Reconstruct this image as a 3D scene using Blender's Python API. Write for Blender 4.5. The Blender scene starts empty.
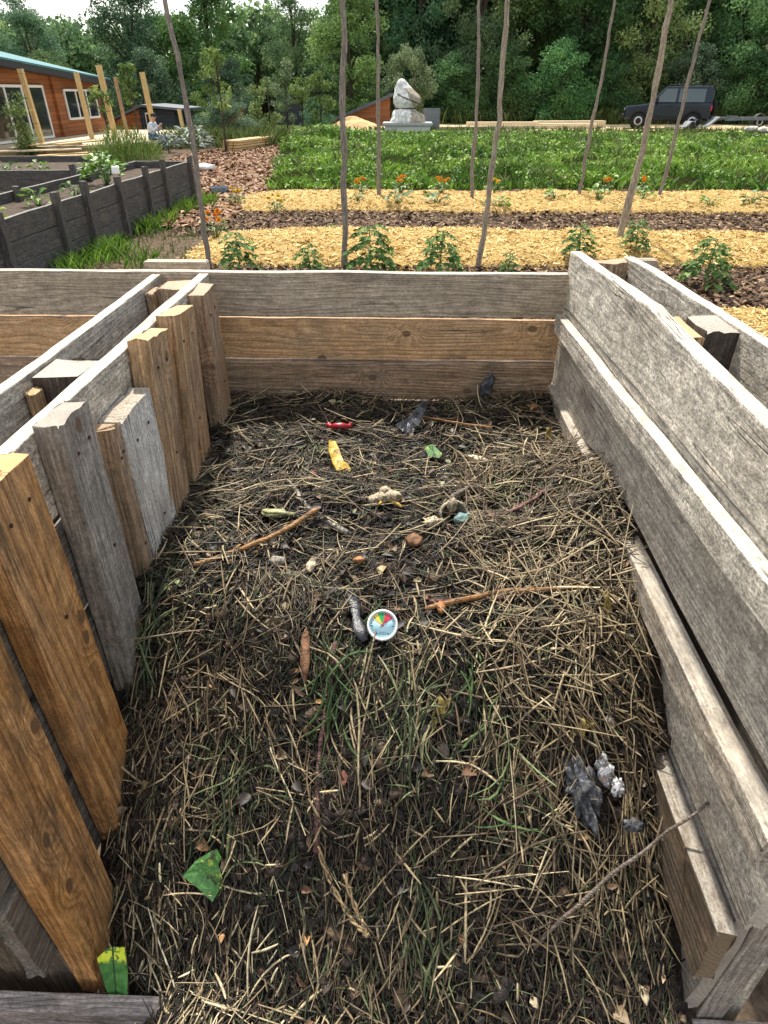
import bpy, bmesh, math, random
import numpy as np
from mathutils import Vector, Matrix, Euler
R = math.radians
PI = math.pi
scn = bpy.context.scene
COL = scn.collection
rng = np.random.default_rng(7)
random.seed(7)

# ------------------------------------------------------------------ noise
_lat = np.random.default_rng(1).random((256, 256))
def vnoise(x, y):
    x = np.asarray(x, float); y = np.asarray(y, float)
    xi = np.floor(x).astype(int); yi = np.floor(y).astype(int)
    fx = x - xi; fy = y - yi
    fx = fx*fx*(3-2*fx); fy = fy*fy*(3-2*fy)
    a = _lat[xi % 256, yi % 256]; b = _lat[(xi+1) % 256, yi % 256]
    c = _lat[xi % 256, (yi+1) % 256]; d = _lat[(xi+1) % 256, (yi+1) % 256]
    return (a*(1-fx)+b*fx)*(1-fy) + (c*(1-fx)+d*fx)*fy - 0.5
def fbm(x, y, s, o=3):
    v = 0; a = 1.0
    for k in range(o):
        v = v + a*vnoise(np.asarray(x)*s+17.3*k, np.asarray(y)*s+9.1*k); s *= 2.03; a *= .5
    return v

# ------------------------------------------------------------------ objects
def link(o, parent=None):
    COL.objects.link(o)
    if parent is not None: o.parent = parent
    return o
def tag(o, label=None, cat=None, group=None, kind=None):
    if label: o['label'] = label
    if cat: o['category'] = cat
    if group: o['group'] = group
    if kind: o['kind'] = kind
    return o
def thing(name, label, cat, loc=(0, 0, 0), rz=0, group=None):
    o = bpy.data.objects.new(name, None); o.empty_display_size = .1
    o.location = loc; o.rotation_euler = (0, 0, rz)
    link(o); return tag(o, label, cat, group)
def npmesh(name, V, F, mats, parent=None, smooth=False, attrs=None, midx=None):
    """V (n,3); F (m,k) all faces of one size, or a list of index lists."""
    me = bpy.data.meshes.new(name)
    V = np.asarray(V, np.float32)
    if isinstance(F, np.ndarray):
        m, k = F.shape
        me.vertices.add(len(V)); me.vertices.foreach_set('co', V.ravel())
        me.loops.add(m*k); me.loops.foreach_set('vertex_index', F.astype(np.int32).ravel())
        me.polygons.add(m); me.polygons.foreach_set('loop_start', np.arange(0, m*k, k, dtype=np.int32))
        me.update(calc_edges=True)
    else:
        me.from_pydata([tuple(v) for v in V], [], F); me.update()
    for mt in (mats if isinstance(mats, (list, tuple)) else [mats]): me.materials.append(mt)
    if midx is not None: me.polygons.foreach_set('material_index', np.asarray(midx, np.int32))
    if smooth: me.polygons.foreach_set('use_smooth', np.ones(len(me.polygons), bool))
    for k_, a in (attrs or {}).items():
        at = me.attributes.new(k_, 'FLOAT', 'POINT'); at.data.foreach_set('value', np.asarray(a, np.float32))
    me.update()
    o = bpy.data.objects.new(name, me)
    return link(o, parent)
def bmobj(name, bm, mat, parent=None, smooth=False, bevel=0, loc=None):
    if bevel: bmesh.ops.bevel(bm, geom=bm.edges[:], offset=bevel, segments=2, affect='EDGES')
    bmesh.ops.recalc_face_normals(bm, faces=bm.faces)
    me = bpy.data.meshes.new(name); bm.to_mesh(me); bm.free()
    for mt in (mat if isinstance(mat, (list, tuple)) else [mat]): me.materials.append(mt)
    if smooth: me.polygons.foreach_set('use_smooth', np.ones(len(me.polygons), bool))
    o = bpy.data.objects.new(name, me)
    if loc is not None: o.location = loc
    return link(o, parent)
def addbox(bm, lo, hi, M=None):
    vs = [bm.verts.new((x, y, z)) for x in (lo[0], hi[0]) for y in (lo[1], hi[1]) for z in (lo[2], hi[2])]
    for f in ((0, 1, 3, 2), (4, 6, 7, 5), (0, 4, 5, 1), (2, 3, 7, 6), (0, 2, 6, 4), (1, 5, 7, 3)):
        bm.faces.new([vs[i] for i in f])
    if M is not None:
        for v in vs: v.co = M @ v.co
    return vs
def box(name, lo, hi, mat, parent=None, bevel=.004, M=None):
    """A box whose own origin sits at its centre, so object coordinates follow it."""
    c = [(a+b)/2 for a, b in zip(lo, hi)]
    bm = bmesh.new(); addbox(bm, [a-b for a, b in zip(lo, c)], [a-b for a, b in zip(hi, c)], M)
    return bmobj(name, bm, mat, parent, bevel=bevel, loc=c)
def prism(bm, pts, ax, a, b):
    """extrude 2D polygon pts along axis ax (0,1,2) from a to b"""
    def mk(p, t):
        return {0: (t, p[0], p[1]), 1: (p[0], t, p[1]), 2: (p[0], p[1], t)}[ax]
    A = [bm.verts.new(mk(p, a)) for p in pts]; B = [bm.verts.new(mk(p, b)) for p in pts]
    n = len(pts); bm.faces.new(A); bm.faces.new(B[::-1])
    for i in range(n): bm.faces.new([A[i], B[i], B[(i+1) % n], A[(i+1) % n]])
def tube_geo(P, Rr, sides=6, off=0):
    """one tube along points P with radii Rr"""
    P = np.asarray(P, float); n = len(P); T = np.gradient(P, axis=0)
    T /= np.linalg.norm(T, axis=1)[:, None]+1e-9
    up = np.array([0, 0, 1.0]) if abs(T[0][2]) < .8 else np.array([1.0, 0, 0])
    A = np.cross(T, up); A /= np.linalg.norm(A, axis=1)[:, None]+1e-9; B = np.cross(T, A)
    th = np.arange(sides)*2*PI/sides
    V = (P[:, None, :] + np.asarray(Rr)[:, None, None]*(np.cos(th)[None, :, None]*A[:, None, :]+np.sin(th)[None, :, None]*B[:, None, :])).reshape(-1, 3)
    F = []
    for i in range(n-1):
        for j in range(sides):
            k = (j+1) % sides
            F.append([off+i*sides+j, off+i*sides+k, off+(i+1)*sides+k, off+(i+1)*sides+j])
    F.append([off+j for j in range(sides)][::-1]); F.append([off+(n-1)*sides+j for j in range(sides)])
    return V, F
def tubes(name, lst, mat, parent=None, sides=6, smooth=True):
    VV = []; FF = []; o = 0
    for P, r in lst:
        if np.isscalar(r): r = np.full(len(P), r)
        V, F = tube_geo(P, r, sides, o); VV.append(V); FF += F; o += len(V)
    return npmesh(name, np.vstack(VV), FF, mat, parent, smooth)
def blob(name, size, mat, parent=None, amp=.25, freq=2.5, seed=0, sub=3, loc=None, rot=None):
    bm = bmesh.new(); bmesh.ops.create_icosphere(bm, subdivisions=sub, radius=1)
    from mathutils import noise
    for v in bm.verts:
        n = noise.fractal(v.co*freq+Vector((seed*7.1, seed*3.3, 0)), 1, 2, 3)
        v.co = v.co*(1+amp*n); v.co = Vector((v.co.x*size[0], v.co.y*size[1], v.co.z*size[2]))
    o = bmobj(name, bm, mat, parent, smooth=True)
    if loc is not None: o.location = loc
    if rot is not None: o.rotation_euler = rot
    return o
def copy_tree(o, parent=None):
    c = o.copy(); COL.objects.link(c)
    if parent is not None: c.parent = parent
    for ch in list(o.children): copy_tree(ch, c)
    return c

# ------------------------------------------------------------------ materials
class G:
    def __init__(s, name):
        s.m = bpy.data.materials.new(name); s.m.use_nodes = True; s.t = s.m.node_tree
        s.t.nodes.clear(); s.out = s.t.nodes.new('ShaderNodeOutputMaterial')
    def n(s, ty, **kw):
        x = s.t.nodes.new(ty)
        for k, v in kw.items(): setattr(x, k, v)
        return x
    def L(s, v, sock):
        if isinstance(v, bpy.types.NodeSocket): s.t.links.new(v, sock)
        elif v is not None:
            if isinstance(v, (tuple, list)) and len(v) == 3 and sock.type == 'RGBA': v = (*v, 1)
            sock.default_value = v
    def coord(s, which='Object'): return s.n('ShaderNodeTexCoord').outputs[which]
    def pos(s): return s.n('ShaderNodeNewGeometry').outputs['Position']
    def rnd(s): return s.n('ShaderNodeObjectInfo').outputs['Random']
    def attr(s, a): return s.n('ShaderNodeAttribute', attribute_name=a).outputs['Fac']
    def math(s, op, a, b=None, c=None, clamp=False):
        x = s.n('ShaderNodeMath', operation=op, use_clamp=clamp)
        s.L(a, x.inputs[0]); s.L(b, x.inputs[1]); s.L(c, x.inputs[2]); return x.outputs[0]
    def vmul(s, v, k):
        x = s.n('ShaderNodeVectorMath', operation='MULTIPLY'); s.L(v, x.inputs[0]); s.L(k, x.inputs[1]); return x.outputs[0]
    def vadd(s, v, k):
        x = s.n('ShaderNodeVectorMath', operation='ADD'); s.L(v, x.inputs[0]); s.L(k, x.inputs[1]); return x.outputs[0]
    def sep(s, v):
        x = s.n('ShaderNodeSeparateXYZ'); s.L(v, x.inputs[0]); return x.outputs
    def comb(s, a, b, c):
        x = s.n('ShaderNodeCombineXYZ'); s.L(a, x.inputs[0]); s.L(b, x.inputs[1]); s.L(c, x.inputs[2]); return x.outputs[0]
    def noise(s, v, scale=1, detail=4, rough=.55, w=None, dist=0):
        x = s.n('ShaderNodeTexNoise', noise_dimensions='4D' if w is not None else '3D')
        s.L(v, x.inputs['Vector']); s.L(scale, x.inputs['Scale']); s.L(detail, x.inputs['Detail']); s.L(rough, x.inputs['Roughness'])
        s.L(dist, x.inputs['Distortion'])
        if w is not None: s.L(w, x.inputs['W'])
        return x.outputs[0]
    def vor(s, v, scale=1, feature='F1', dims='3D', out=0, rand=1.0):
        x = s.n('ShaderNodeTexVoronoi', feature=feature, voronoi_dimensions=dims)
        s.L(v, x.inputs['Vector']); s.L(scale, x.inputs['Scale']); s.L(rand, x.inputs['Randomness']); return x.outputs[out]
    def ss(s, v, a, b, lo=0., hi=1.):
        x = s.n('ShaderNodeMapRange', interpolation_type='SMOOTHSTEP')
        s.L(v, x.inputs[0]); s.L(a, x.inputs[1]); s.L(b, x.inputs[2]); s.L(lo, x.inputs[3]); s.L(hi, x.inputs[4]); return x.outputs[0]
    def ramp(s, f, stops, interp='LINEAR'):
        x = s.n('ShaderNodeValToRGB'); r = x.color_ramp; r.interpolation = interp
        while len(r.elements) < len(stops): r.elements.new(.5)
        for e, (p, c) in zip(r.elements, stops): e.position = p; e.color = (*c, 1) if len(c) == 3 else c
        s.L(f, x.inputs[0]); return x.outputs[0]
    def mix(s, f, a, b, blend='MIX'):
        x = s.n('ShaderNodeMix', data_type='RGBA', blend_type=blend)
        s.L(f, x.inputs[0]); s.L(a, x.inputs[6]); s.L(b, x.inputs[7]); return x.outputs[2]
    def bump(s, h, strength=.5, dist=.01, normal=None):
        x = s.n('ShaderNodeBump'); s.L(h, x.inputs['Height']); s.L(strength, x.inputs['Strength']); s.L(dist, x.inputs['Distance'])
        if normal is not None: s.L(normal, x.inputs['Normal'])
        return x.outputs[0]
    def pbr(s, col, rough=.7, normal=None, spec=.3, metal=0, trans=None, **kw):
        b = s.n('ShaderNodeBsdfPrincipled')
        s.L(col, b.inputs['Base Color']); s.L(rough, b.inputs['Roughness']); s.L(metal, b.inputs['Metallic']); s.L(spec, b.inputs['Specular IOR Level'])
        if normal is not None: s.L(normal, b.inputs['Normal'])
        for k, v in kw.items(): s.L(v, b.inputs[k.replace('_', ' ')])
        sh = b.outputs[0]
        if trans:
            t = s.n('ShaderNodeBsdfTranslucent'); s.L(col, t.inputs[0])
            if normal is not None: s.L(normal, t.inputs['Normal'])
            mx = s.n('ShaderNodeMixShader'); mx.inputs[0].default_value = trans
            s.t.links.new(sh, mx.inputs[1]); s.t.links.new(t.outputs[0], mx.inputs[2]); sh = mx.outputs[0]
        s.t.links.new(sh, s.out.inputs[0]); return s.m
def simple(name, col, rough=.6, spec=.3, metal=0, var=.15, scale=20, bump=0, trans=None, dirt=0):
    g = G(name); co = g.coord(); n = g.noise(co, scale, 4)
    k = g.ss(n, .3, .7, 1-var, 1+var)
    c = g.mix(1.0, (*col, 1), g.comb(k, k, k), 'MULTIPLY')
    if dirt: c = g.mix(g.math('MULTIPLY', g.ss(g.noise(co, scale*.8, 5, .7), .46, .56), dirt), c, (.035, .025, .017, 1))
    nm = g.bump(g.noise(co, scale*3, 4), bump, .004) if bump else None
    return g.pbr(c, rough, nm, spec, metal, trans)

def wood(name, early, late, grey=(.3, .28, .25), greyamt=.4, freq=115, knots=.8, stain=.5, crack=.6, rough=.8, moss=None, ringc=.75, fibre=.62, sawn=.0, mott=.3, fine=.25, streak=1., lit_bleach=0., endc=None):
    """sawn timber, grain along object X: growth rings round a tilted pith, knots, fibre streaks, weathered grey, stains, drying cracks"""
    g = G(name); co = g.coord(); rd = g.rnd(); w = g.math('MULTIPLY', rd, 60)
    x, y, z = g.sep(co)[0:3]
    n1 = g.noise(g.vmul(co, (1.6, 9, 9)), 1, 2, .5, w); n2 = g.noise(g.vmul(co, (2.3, 7, 7)), 1, 2, .5, g.math('ADD', w, 9.))
    kv = g.comb(g.math('ADD', x, w), g.math('ADD', g.math('MULTIPLY', y, 1.45), g.math('MULTIPLY', w, 1.7)), 0.)
    kd = g.math('ADD', g.vor(kv, 3.9, dims='2D'), g.math('MULTIPLY', g.math('SUBTRACT', g.noise(g.vmul(co, (26, 40, 40)), 1, 3, .6, w), .5), .05))
    knot = g.ss(kd, .064, .044) if knots else None
    infl = g.ss(kd, .26, .03) if knots else 0.
    yy = g.math('ADD', g.math('ADD', y, g.math('MULTIPLY', g.math('SUBTRACT', rd, .5), .16)), g.math('MULTIPLY', g.math('SUBTRACT', n1, .5), .09))
    zz = g.math('ADD', g.math('ADD', z, -.05), g.math('ADD', g.math('MULTIPLY', g.math('SUBTRACT', n2, .5), .07), g.math('MULTIPLY', x, .05)))
    d = g.math('SQRT', g.math('ADD', g.math('MULTIPLY', yy, yy), g.math('MULTIPLY', zz, zz)))
    if knots: d = g.math('ADD', d, g.math('MULTIPLY', infl, .035*knots))
    saw = g.math('FRACT', g.math('ADD', g.math('MULTIPLY', d, freq), g.math('MULTIPLY', n1, 2.)))
    ring = g.math('MULTIPLY', g.ss(saw, .15, .85), g.ss(saw, 1., .86))
    fib = g.noise(g.vmul(co, (9, 230, 230)), 1, 6, .72, w)
    fib2 = g.noise(g.vmul(co, (2.2, 62, 62)), 1, 5, .68, w)
    blot = g.noise(g.vmul(co, (4, 9, 9)), 1, 4, .6, g.math('ADD', w, 3.))
    c = g.mix(g.math('MULTIPLY', ring, ringc), (*early, 1), (*late, 1))
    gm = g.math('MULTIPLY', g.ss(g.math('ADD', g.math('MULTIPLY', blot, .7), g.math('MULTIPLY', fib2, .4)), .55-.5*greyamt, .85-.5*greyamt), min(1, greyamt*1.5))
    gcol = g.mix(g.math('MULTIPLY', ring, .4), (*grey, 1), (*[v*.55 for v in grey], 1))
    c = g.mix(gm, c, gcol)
    k = g.ss(fib, .34, .66, 1-fibre, 1+fibre*.6); c = g.mix(1., c, g.comb(k, k, k), 'MULTIPLY')
    k2 = g.ss(fib2, .3, .7, 1-.2*streak, 1+.18*streak); c = g.mix(1., c, g.comb(k2, k2, k2), 'MULTIPLY')
    st = g.noise(g.vmul(co, (5, 14, 14)), 1, 5, .65, g.math('ADD', w, 21.))
    c = g.mix(g.math('MULTIPLY', g.ss(st, .54, .70), stain), c, (.035, .028, .022, 1))
    pale = g.noise(g.vmul(co, (7, 22, 22)), 1, 5, .7, g.math('ADD', w, 33.))
    c = g.mix(g.math('MULTIPLY', g.ss(pale, .56, .72), .35*greyamt), c, (.52, .50, .45, 1))
    mo = g.noise(g.vmul(co, (30, 44, 44)), 1, 6, .75, g.math('ADD', w, 51.)); k3 = g.ss(mo, .3, .7, 1-mott, 1+mott*.9); c = g.mix(1., c, g.comb(k3, k3, k3), 'MULTIPLY')
    fn = g.noise(g.vmul(co, (150, 230, 230)), 1, 6, .78, g.math('ADD', w, 71.)); k5 = g.ss(fn, .36, .64, 1-fine, 1+fine*.8); c = g.mix(1., c, g.comb(k5, k5, k5), 'MULTIPLY')
    pit = g.noise(g.vmul(co, (38, 75, 75)), 1, 5, .7, g.math('ADD', w, 81.)); c = g.mix(g.math('MULTIPLY', g.ss(pit, .60, .68), .75*stain), c, (.045, .036, .028, 1))
    nrm = g.n('ShaderNodeTexCoord').outputs['Normal']; nxx, nyy, nzz = g.sep(nrm)[0:3]
    if lit_bleach: c = g.mix(g.math('MULTIPLY', g.ss(nyy, .55, .9), g.math('MULTIPLY', g.ss(pit, .62, .46, lit_bleach*.25, lit_bleach*.9), g.ss(fn, .62, .42, .3, 1.))), c, (.56, .53, .46, 1))  # sunlit brightness of the weathered upper edges is painted in here
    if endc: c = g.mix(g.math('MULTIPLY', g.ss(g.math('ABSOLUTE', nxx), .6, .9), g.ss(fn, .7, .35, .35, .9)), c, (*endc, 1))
    if sawn:
        sw = g.noise(g.vadd(g.vmul(co, (120, 9, 9)), g.comb(g.math('MULTIPLY', y, 26.), 0., 0.)), 1, 4, .7, g.math('ADD', w, 61.)); k4 = g.ss(sw, .3, .7, 1-.2*sawn, 1+.2*sawn); c = g.mix(1., c, g.comb(k4, k4, k4), 'MULTIPLY')
    pb = g.noise(g.vmul(co, (3.2, 6, 6)), 1, 6, .7, g.math('ADD', w, 91.)); c = g.mix(g.math('MULTIPLY', g.ss(pb, .46, .62), .38*greyamt), c, (.17, .13, .09, 1))
    spk = g.noise(co, 260, 2, .5, w); c = g.mix(g.math('MULTIPLY', g.ss(spk, .66, .74), .5*stain), c, (.03, .025, .02, 1))
    h = g.math('ADD', g.math('MULTIPLY', fib, .7), g.math('MULTIPLY', ring, .35))
    if knots:
        kc = g.mix(g.math('MULTIPLY', g.ss(g.math('FRACT', g.math('MULTIPLY', g.math('ADD', kd, g.math('MULTIPLY', fib2, .02)), 70)), .2, .8), .6), (.15, .085, .042, 1), (.06, .035, .02, 1)); kc = g.mix(g.ss(kd, .046, .060), kc, (.022, .014, .009, 1))
        c = g.mix(g.math('MULTIPLY', knot, .85), c, kc); h = g.math('SUBTRACT', h, g.math('MULTIPLY', g.math('MULTIPLY', knot, g.ss(fib2, .5, .6)), .5))
    ck = g.noise(g.vmul(co, (1.1, 30, 30)), 1, 2, .5, g.math('ADD', w, 40.), .4)
    cm = g.math('MULTIPLY', g.math('MULTIPLY', g.ss(ck, .485, .5), g.ss(ck, .515, .5)), g.ss(blot, .5, .62))
    c = g.mix(g.math('MULTIPLY', cm, crack), c, (.015, .012, .01, 1)); h = g.math('SUBTRACT', h, g.math('MULTIPLY', cm, 1.2*crack))
    if moss: c = g.mix(g.math('MULTIPLY', g.ss(st, .42, .3), .4), c, (*moss, 1))
    h = g.math('ADD', h, g.math('ADD', g.math('MULTIPLY', mo, .4), g.math('MULTIPLY', fn, .8*fine)))
    if sawn: h = g.math('ADD', h, g.math('MULTIPLY', sw, .35*sawn))
    nm = g.bump(h, .7, .0026)
    nm = g.bump(g.noise(g.vmul(co, (9, 16, 16)), 1, 3), .35, .006, nm)
    return g.pbr(c, g.ss(blot, .3, .7, rough-.2, rough+.05), nm, .5)

W_GREY = wood('weathered_grey_wood', (.40, .345, .265), (.24, .20, .15), (.49, .435, .355), .75, 105, 0, .65, .9, sawn=.15, mott=.36, fine=.5, fibre=.36, streak=.55, lit_bleach=.7, endc=(.5, .46, .39))
W_GREY2 = wood('weathered_grey_wood_pale', (.47, .405, .315), (.29, .24, .18), (.58, .52, .43), .8, 90, 0, .65, .9, sawn=.2, mott=.42, fine=.6, fibre=.28, streak=.35, lit_bleach=.72, endc=(.5, .46, .39))
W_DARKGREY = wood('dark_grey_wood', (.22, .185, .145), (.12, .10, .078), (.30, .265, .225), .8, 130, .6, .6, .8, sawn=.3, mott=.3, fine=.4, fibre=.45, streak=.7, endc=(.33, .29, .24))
W_BEAM = wood('grey_brown_beam', (.34, .265, .185), (.20, .15, .10), (.40, .35, .285), .55, 105, 0, .7, .9, mott=.35, fine=.5, fibre=.4, streak=.8, lit_bleach=.35)
W_LOW = wood('stained_low_board', (.12, .080, .048), (.065, .044, .028), (.14, .11, .08), .3, 105, 0, .75, .8, mott=.35, fine=.4, lit_bleach=.55, endc=(.22, .16, .10))
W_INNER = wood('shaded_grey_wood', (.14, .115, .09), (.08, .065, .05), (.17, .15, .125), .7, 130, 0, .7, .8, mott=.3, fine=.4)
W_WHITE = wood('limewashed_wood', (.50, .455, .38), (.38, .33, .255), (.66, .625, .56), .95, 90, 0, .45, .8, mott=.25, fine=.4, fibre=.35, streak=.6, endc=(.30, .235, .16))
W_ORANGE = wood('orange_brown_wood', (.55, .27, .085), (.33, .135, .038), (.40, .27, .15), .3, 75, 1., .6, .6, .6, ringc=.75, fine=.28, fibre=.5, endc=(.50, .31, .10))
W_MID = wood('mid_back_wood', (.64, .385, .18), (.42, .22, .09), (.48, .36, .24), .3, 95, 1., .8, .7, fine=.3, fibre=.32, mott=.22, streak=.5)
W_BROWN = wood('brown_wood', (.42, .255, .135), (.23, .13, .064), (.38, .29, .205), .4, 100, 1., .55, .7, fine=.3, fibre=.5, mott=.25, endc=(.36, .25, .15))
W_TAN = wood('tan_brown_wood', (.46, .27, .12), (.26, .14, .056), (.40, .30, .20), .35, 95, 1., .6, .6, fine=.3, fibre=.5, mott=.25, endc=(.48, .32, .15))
W_BACK = wood('grey_brown_wood', (.42, .32, .215), (.27, .195, .128), (.46, .385, .295), .5, 110, 0, .5, .7, fine=.3, fibre=.3, mott=.26, streak=.5, lit_bleach=.7)
W_DARK = wood('shaded_dirty_wood', (.075, .050, .032), (.04, .028, .019), (.09, .075, .062), .4, 110, .6, .7, .6, fine=.5, endc=(.46, .42, .36))  # dirt and the shade of backlit sides are both in this dark colour
W_PURPLE = wood('purple_grey_wood', (.27, .215, .195), (.15, .115, .105), (.34, .29, .27), .7, 110, .5, .7, .8, fine=.5, lit_bleach=.15)
W_BED = wood('charred_bed_wood', (.036, .033, .032), (.018, .017, .017), (.10, .092, .085), .5, 60, .6, .4, .5, mott=.5, lit_bleach=.4)
W_NEW = wood('fresh_pine', (.66, .47, .21), (.52, .33, .12), (.6, .5, .35), .15, 80, .7, .1, .2, fibre=.25)
W_PALE = wood('pale_pine', (.68, .55, .34), (.55, .42, .24), (.6, .55, .45), .3, 80, .5, .1, .2, fibre=.25)
W_CLAD = None

# ------------------------------------------------------------------ planks
def plank_geo(L, W, T, nx=None, wob=.0025, surf=.0008, bow=0., seed=0, top=None, bot=None, r=.0024, endrough=.004):
    """timber along X (0..L), width along Y, thickness along Z, rounded edges, wavy edges"""
    nx = nx or max(6, int(L/.025)); rr = np.random.default_rng(seed+100)
    ny, nz = 8, 3
    prof = []
    ys = np.linspace(-1, 1, ny)
    def add(a, b, na, nb): prof.append((a, b, na, nb))
    h, t = W/2, T/2
    for y_ in np.linspace(-h+r, h-r, ny): add(y_, t, 0, 1)
    add(h-r*.3, t-r*.3, 1, 1)
    for z_ in np.linspace(t-r, -t+r, nz): add(h, z_, 1, 0)
    add(h-r*.3, -t+r*.3, 1, -1)
    for y_ in np.linspace(h-r, -h+r, ny): add(y_, -t, 0, -1)
    add(-h+r*.3, -t+r*.3, -1, -1)
    for z_ in np.linspace(-t+r, t-r, nz): add(-h, z_, -1, 0)
    add(-h+r*.3, t-r*.3, -1, 1)
    prof = np.array(prof); k = len(prof)
    xs = np.linspace(0, L, nx); s = seed*13.7
    V = np.zeros((nx, k, 3))
    V[:, :, 0] = xs[:, None]
    yt = np.full(nx, h) if top is None else np.array([top(x) for x in xs])
    yb = np.full(nx, -h) if bot is None else np.array([bot(x) for x in xs])
    yt = yt + wob*2*(fbm(xs*4+s, np.full(nx, 3.1+s), 1, 3)); yb = yb + wob*2*(fbm(xs*4+s, np.full(nx, 8.7+s), 1, 3))
    u = (prof[:, 0]+h)/W
    V[:, :, 1] = yb[:, None]*(1-u)[None]+yt[:, None]*u[None]
    zz = prof[:, 1][None]+np.zeros((nx, 1))
    zz = zz + surf*2*fbm(V[:, :, 0]*9+s, V[:, :, 1]*30+prof[:, 3][None]*5, 1, 3)
    zz = zz + bow*4*(xs/L*(1-xs/L))[:, None]
    V[:, :, 2] = zz
    e = endrough*(rr.random(k)-.5)*2
    V[0, :, 0] += e; V[-1, :, 0] += endrough*(rr.random(k)-.5)*2
    V = V.reshape(-1, 3)
    i = np.arange(nx-1)[:, None]*k; j = np.arange(k)[None]; j2 = (np.arange(k)+1) % k
    F = np.stack([i+j, i+k+j, i+k+j2, i+j2], -1).reshape(-1, 4).tolist()
    F.append(list(range(k))); F.append([(nx-1)*k+q for q in range(k)][::-1])
    return V, F
_ps = [0]
def plank(name, A, B, up, W, T, mat, parent=None, **kw):
    """A-B: centre line; up: direction of the width"""
    A = Vector(A); B = Vector(B); X = (B-A); L = X.length; X.normalize()
    Z = X.cross(Vector(up)).normalized(); Y = Z.cross(X)
    _ps[0] += 1; kw.setdefault('seed', _ps[0])
    V, F = plank_geo(L, W, T, **kw)
    V[:, 0] -= L/2
    if kw.get('top') or kw.get('bot'): pass
    o = npmesh(name, V, F, mat, parent)
    C = (A+B)/2
    M = Matrix(((X.x, Y.x, Z.x, C.x), (X.y, Y.y, Z.y, C.y), (X.z, Y.z, Z.z, C.z), (0, 0, 0, 1)))
    if parent is not None: M = Matrix.Translation(-Vector(parent.location)) @ M
    o.matrix_basis = M
    return o
M_NAIL = simple('rusty_nail', (.05, .03, .022), .7, .4, .4, var=.4, scale=200)
def nails(o, pts, T):
    for (x, y) in pts:
        bm = bmesh.new(); bmesh.ops.create_cone(bm, cap_ends=True, segments=10, radius1=.0036, radius2=.0030, depth=.002, matrix=Matrix.Translation((0, 0, 0)))
        bmobj('nail_head', bm, M_NAIL, o, loc=(x, y, -T/2-.0009))
def lab(o, t): o['label'] = t; return o

def leafgeo(C, U, N, L_, W_, fold=.25):
    """pointed folded leaves: C base (n,3), U direction, N normal"""
    S = np.cross(N, U); S /= np.linalg.norm(S, axis=1)[:, None]+1e-9; N2 = np.cross(U, S)
    def q(u, s, nn_): return C+U*(u*L_)[:, None]+S*(s*W_)[:, None]+N2*(nn_*W_)[:, None]
    VV = np.stack([q(0, 0, 0), q(.35, .5, fold), q(.7, .36, fold*.8), q(1., 0, -.15), q(.7, -.36, fold*.8), q(.35, -.5, fold), q(.5, 0, 0)], 1)
    n = len(C); b = np.arange(n)[:, None]*7
    F = np.concatenate([b+np.array([[0, 1, 2, 6]]), b+np.array([[6, 2, 3, 4]]), b+np.array([[0, 6, 4, 5]])], 0)
    return VV.reshape(-1, 3), F
def unit(a): return a/(np.linalg.norm(a, axis=-1, keepdims=True)+1e-9)
# ================================================================== compost bin
BIN = thing('compost_bin', 'weathered timber compost bay filled with straw and kitchen scraps', 'compost bin', (0, 1.2, 0))
UP = (0, 0, 1)
def sideplank(nm, xin, xout, y0, y1, z0, z1, mat, zz=None, **kw):
    xc = (xin+xout)/2
    za = zb = (z0+z1)/2
    if zz: za, zb = zz      # centre heights at y0 and y1
    return plank(nm, (xc, y0, za), (xc, y1, zb), UP, z1-z0, abs(xin-xout), mat, BIN, **kw)
# back boards
def backplank(z0, z1, x0, x1, mat, dy=0, **kw):
    return plank('back_board', (x0, 1.966+dy, (z0+z1)/2), (x1, 1.966+dy, (z0+z1)/2), UP, z1-z0, .028, mat, BIN, **kw)
lab(backplank(1.028, 1.156, -1.75, .475, W_BACK, wob=.002), 'grey-brown top board of the back wall')
lab(backplank(.893, 1.016, -1.75, .475, W_MID, .004), 'orange-brown middle board of the back wall')
lab(backplank(.762, .883, -1.75, .475, W_BROWN, -.001), 'brown lower board of the back wall with a dark knot')
backplank(.60, .748, -1.75, .475, W_BROWN, .003)
# left double wall
for (a, b) in ((1.0, 1.153), (.80, .965), (.60, .77), (.36, .57)):
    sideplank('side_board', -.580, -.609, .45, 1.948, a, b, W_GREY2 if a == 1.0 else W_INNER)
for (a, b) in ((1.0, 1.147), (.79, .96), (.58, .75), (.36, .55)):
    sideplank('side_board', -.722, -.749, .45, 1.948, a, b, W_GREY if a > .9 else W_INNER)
plank('bottom_rail', (-.645, .53, .465), (-.645, 1.9, .465), UP, .09, .08, W_GREY, BIN)
def post(nm, x0, x1, y0, y1, z0, z1, mat, **kw):
    return plank(nm, ((x0+x1)/2, (y0+y1)/2, z0), ((x0+x1)/2, (y0+y1)/2, z1), (1, 0, 0), x1-x0, y1-y0, mat, BIN, **kw)
lab(post('spacer_post', -.719, -.628, 1.155, 1.262, .52, 1.138, W_DARK), 'dark spacer block with a pale weathered top')
post('spacer_post', -.719, -.700, 1.115, 1.150, .55, 1.120, W_TAN)
post('spacer_post', -.690, -.612, 1.80, 1.90, .52, 1.142, W_BROWN)
post('spacer_post', -.719, -.695, 1.79, 1.86, .52, 1.132, W_BROWN)
lab(post('front_post', -.86, -.585, .50, .53, .02, .415, W_LOW), 'dark damp upright board at the front left')
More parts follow.
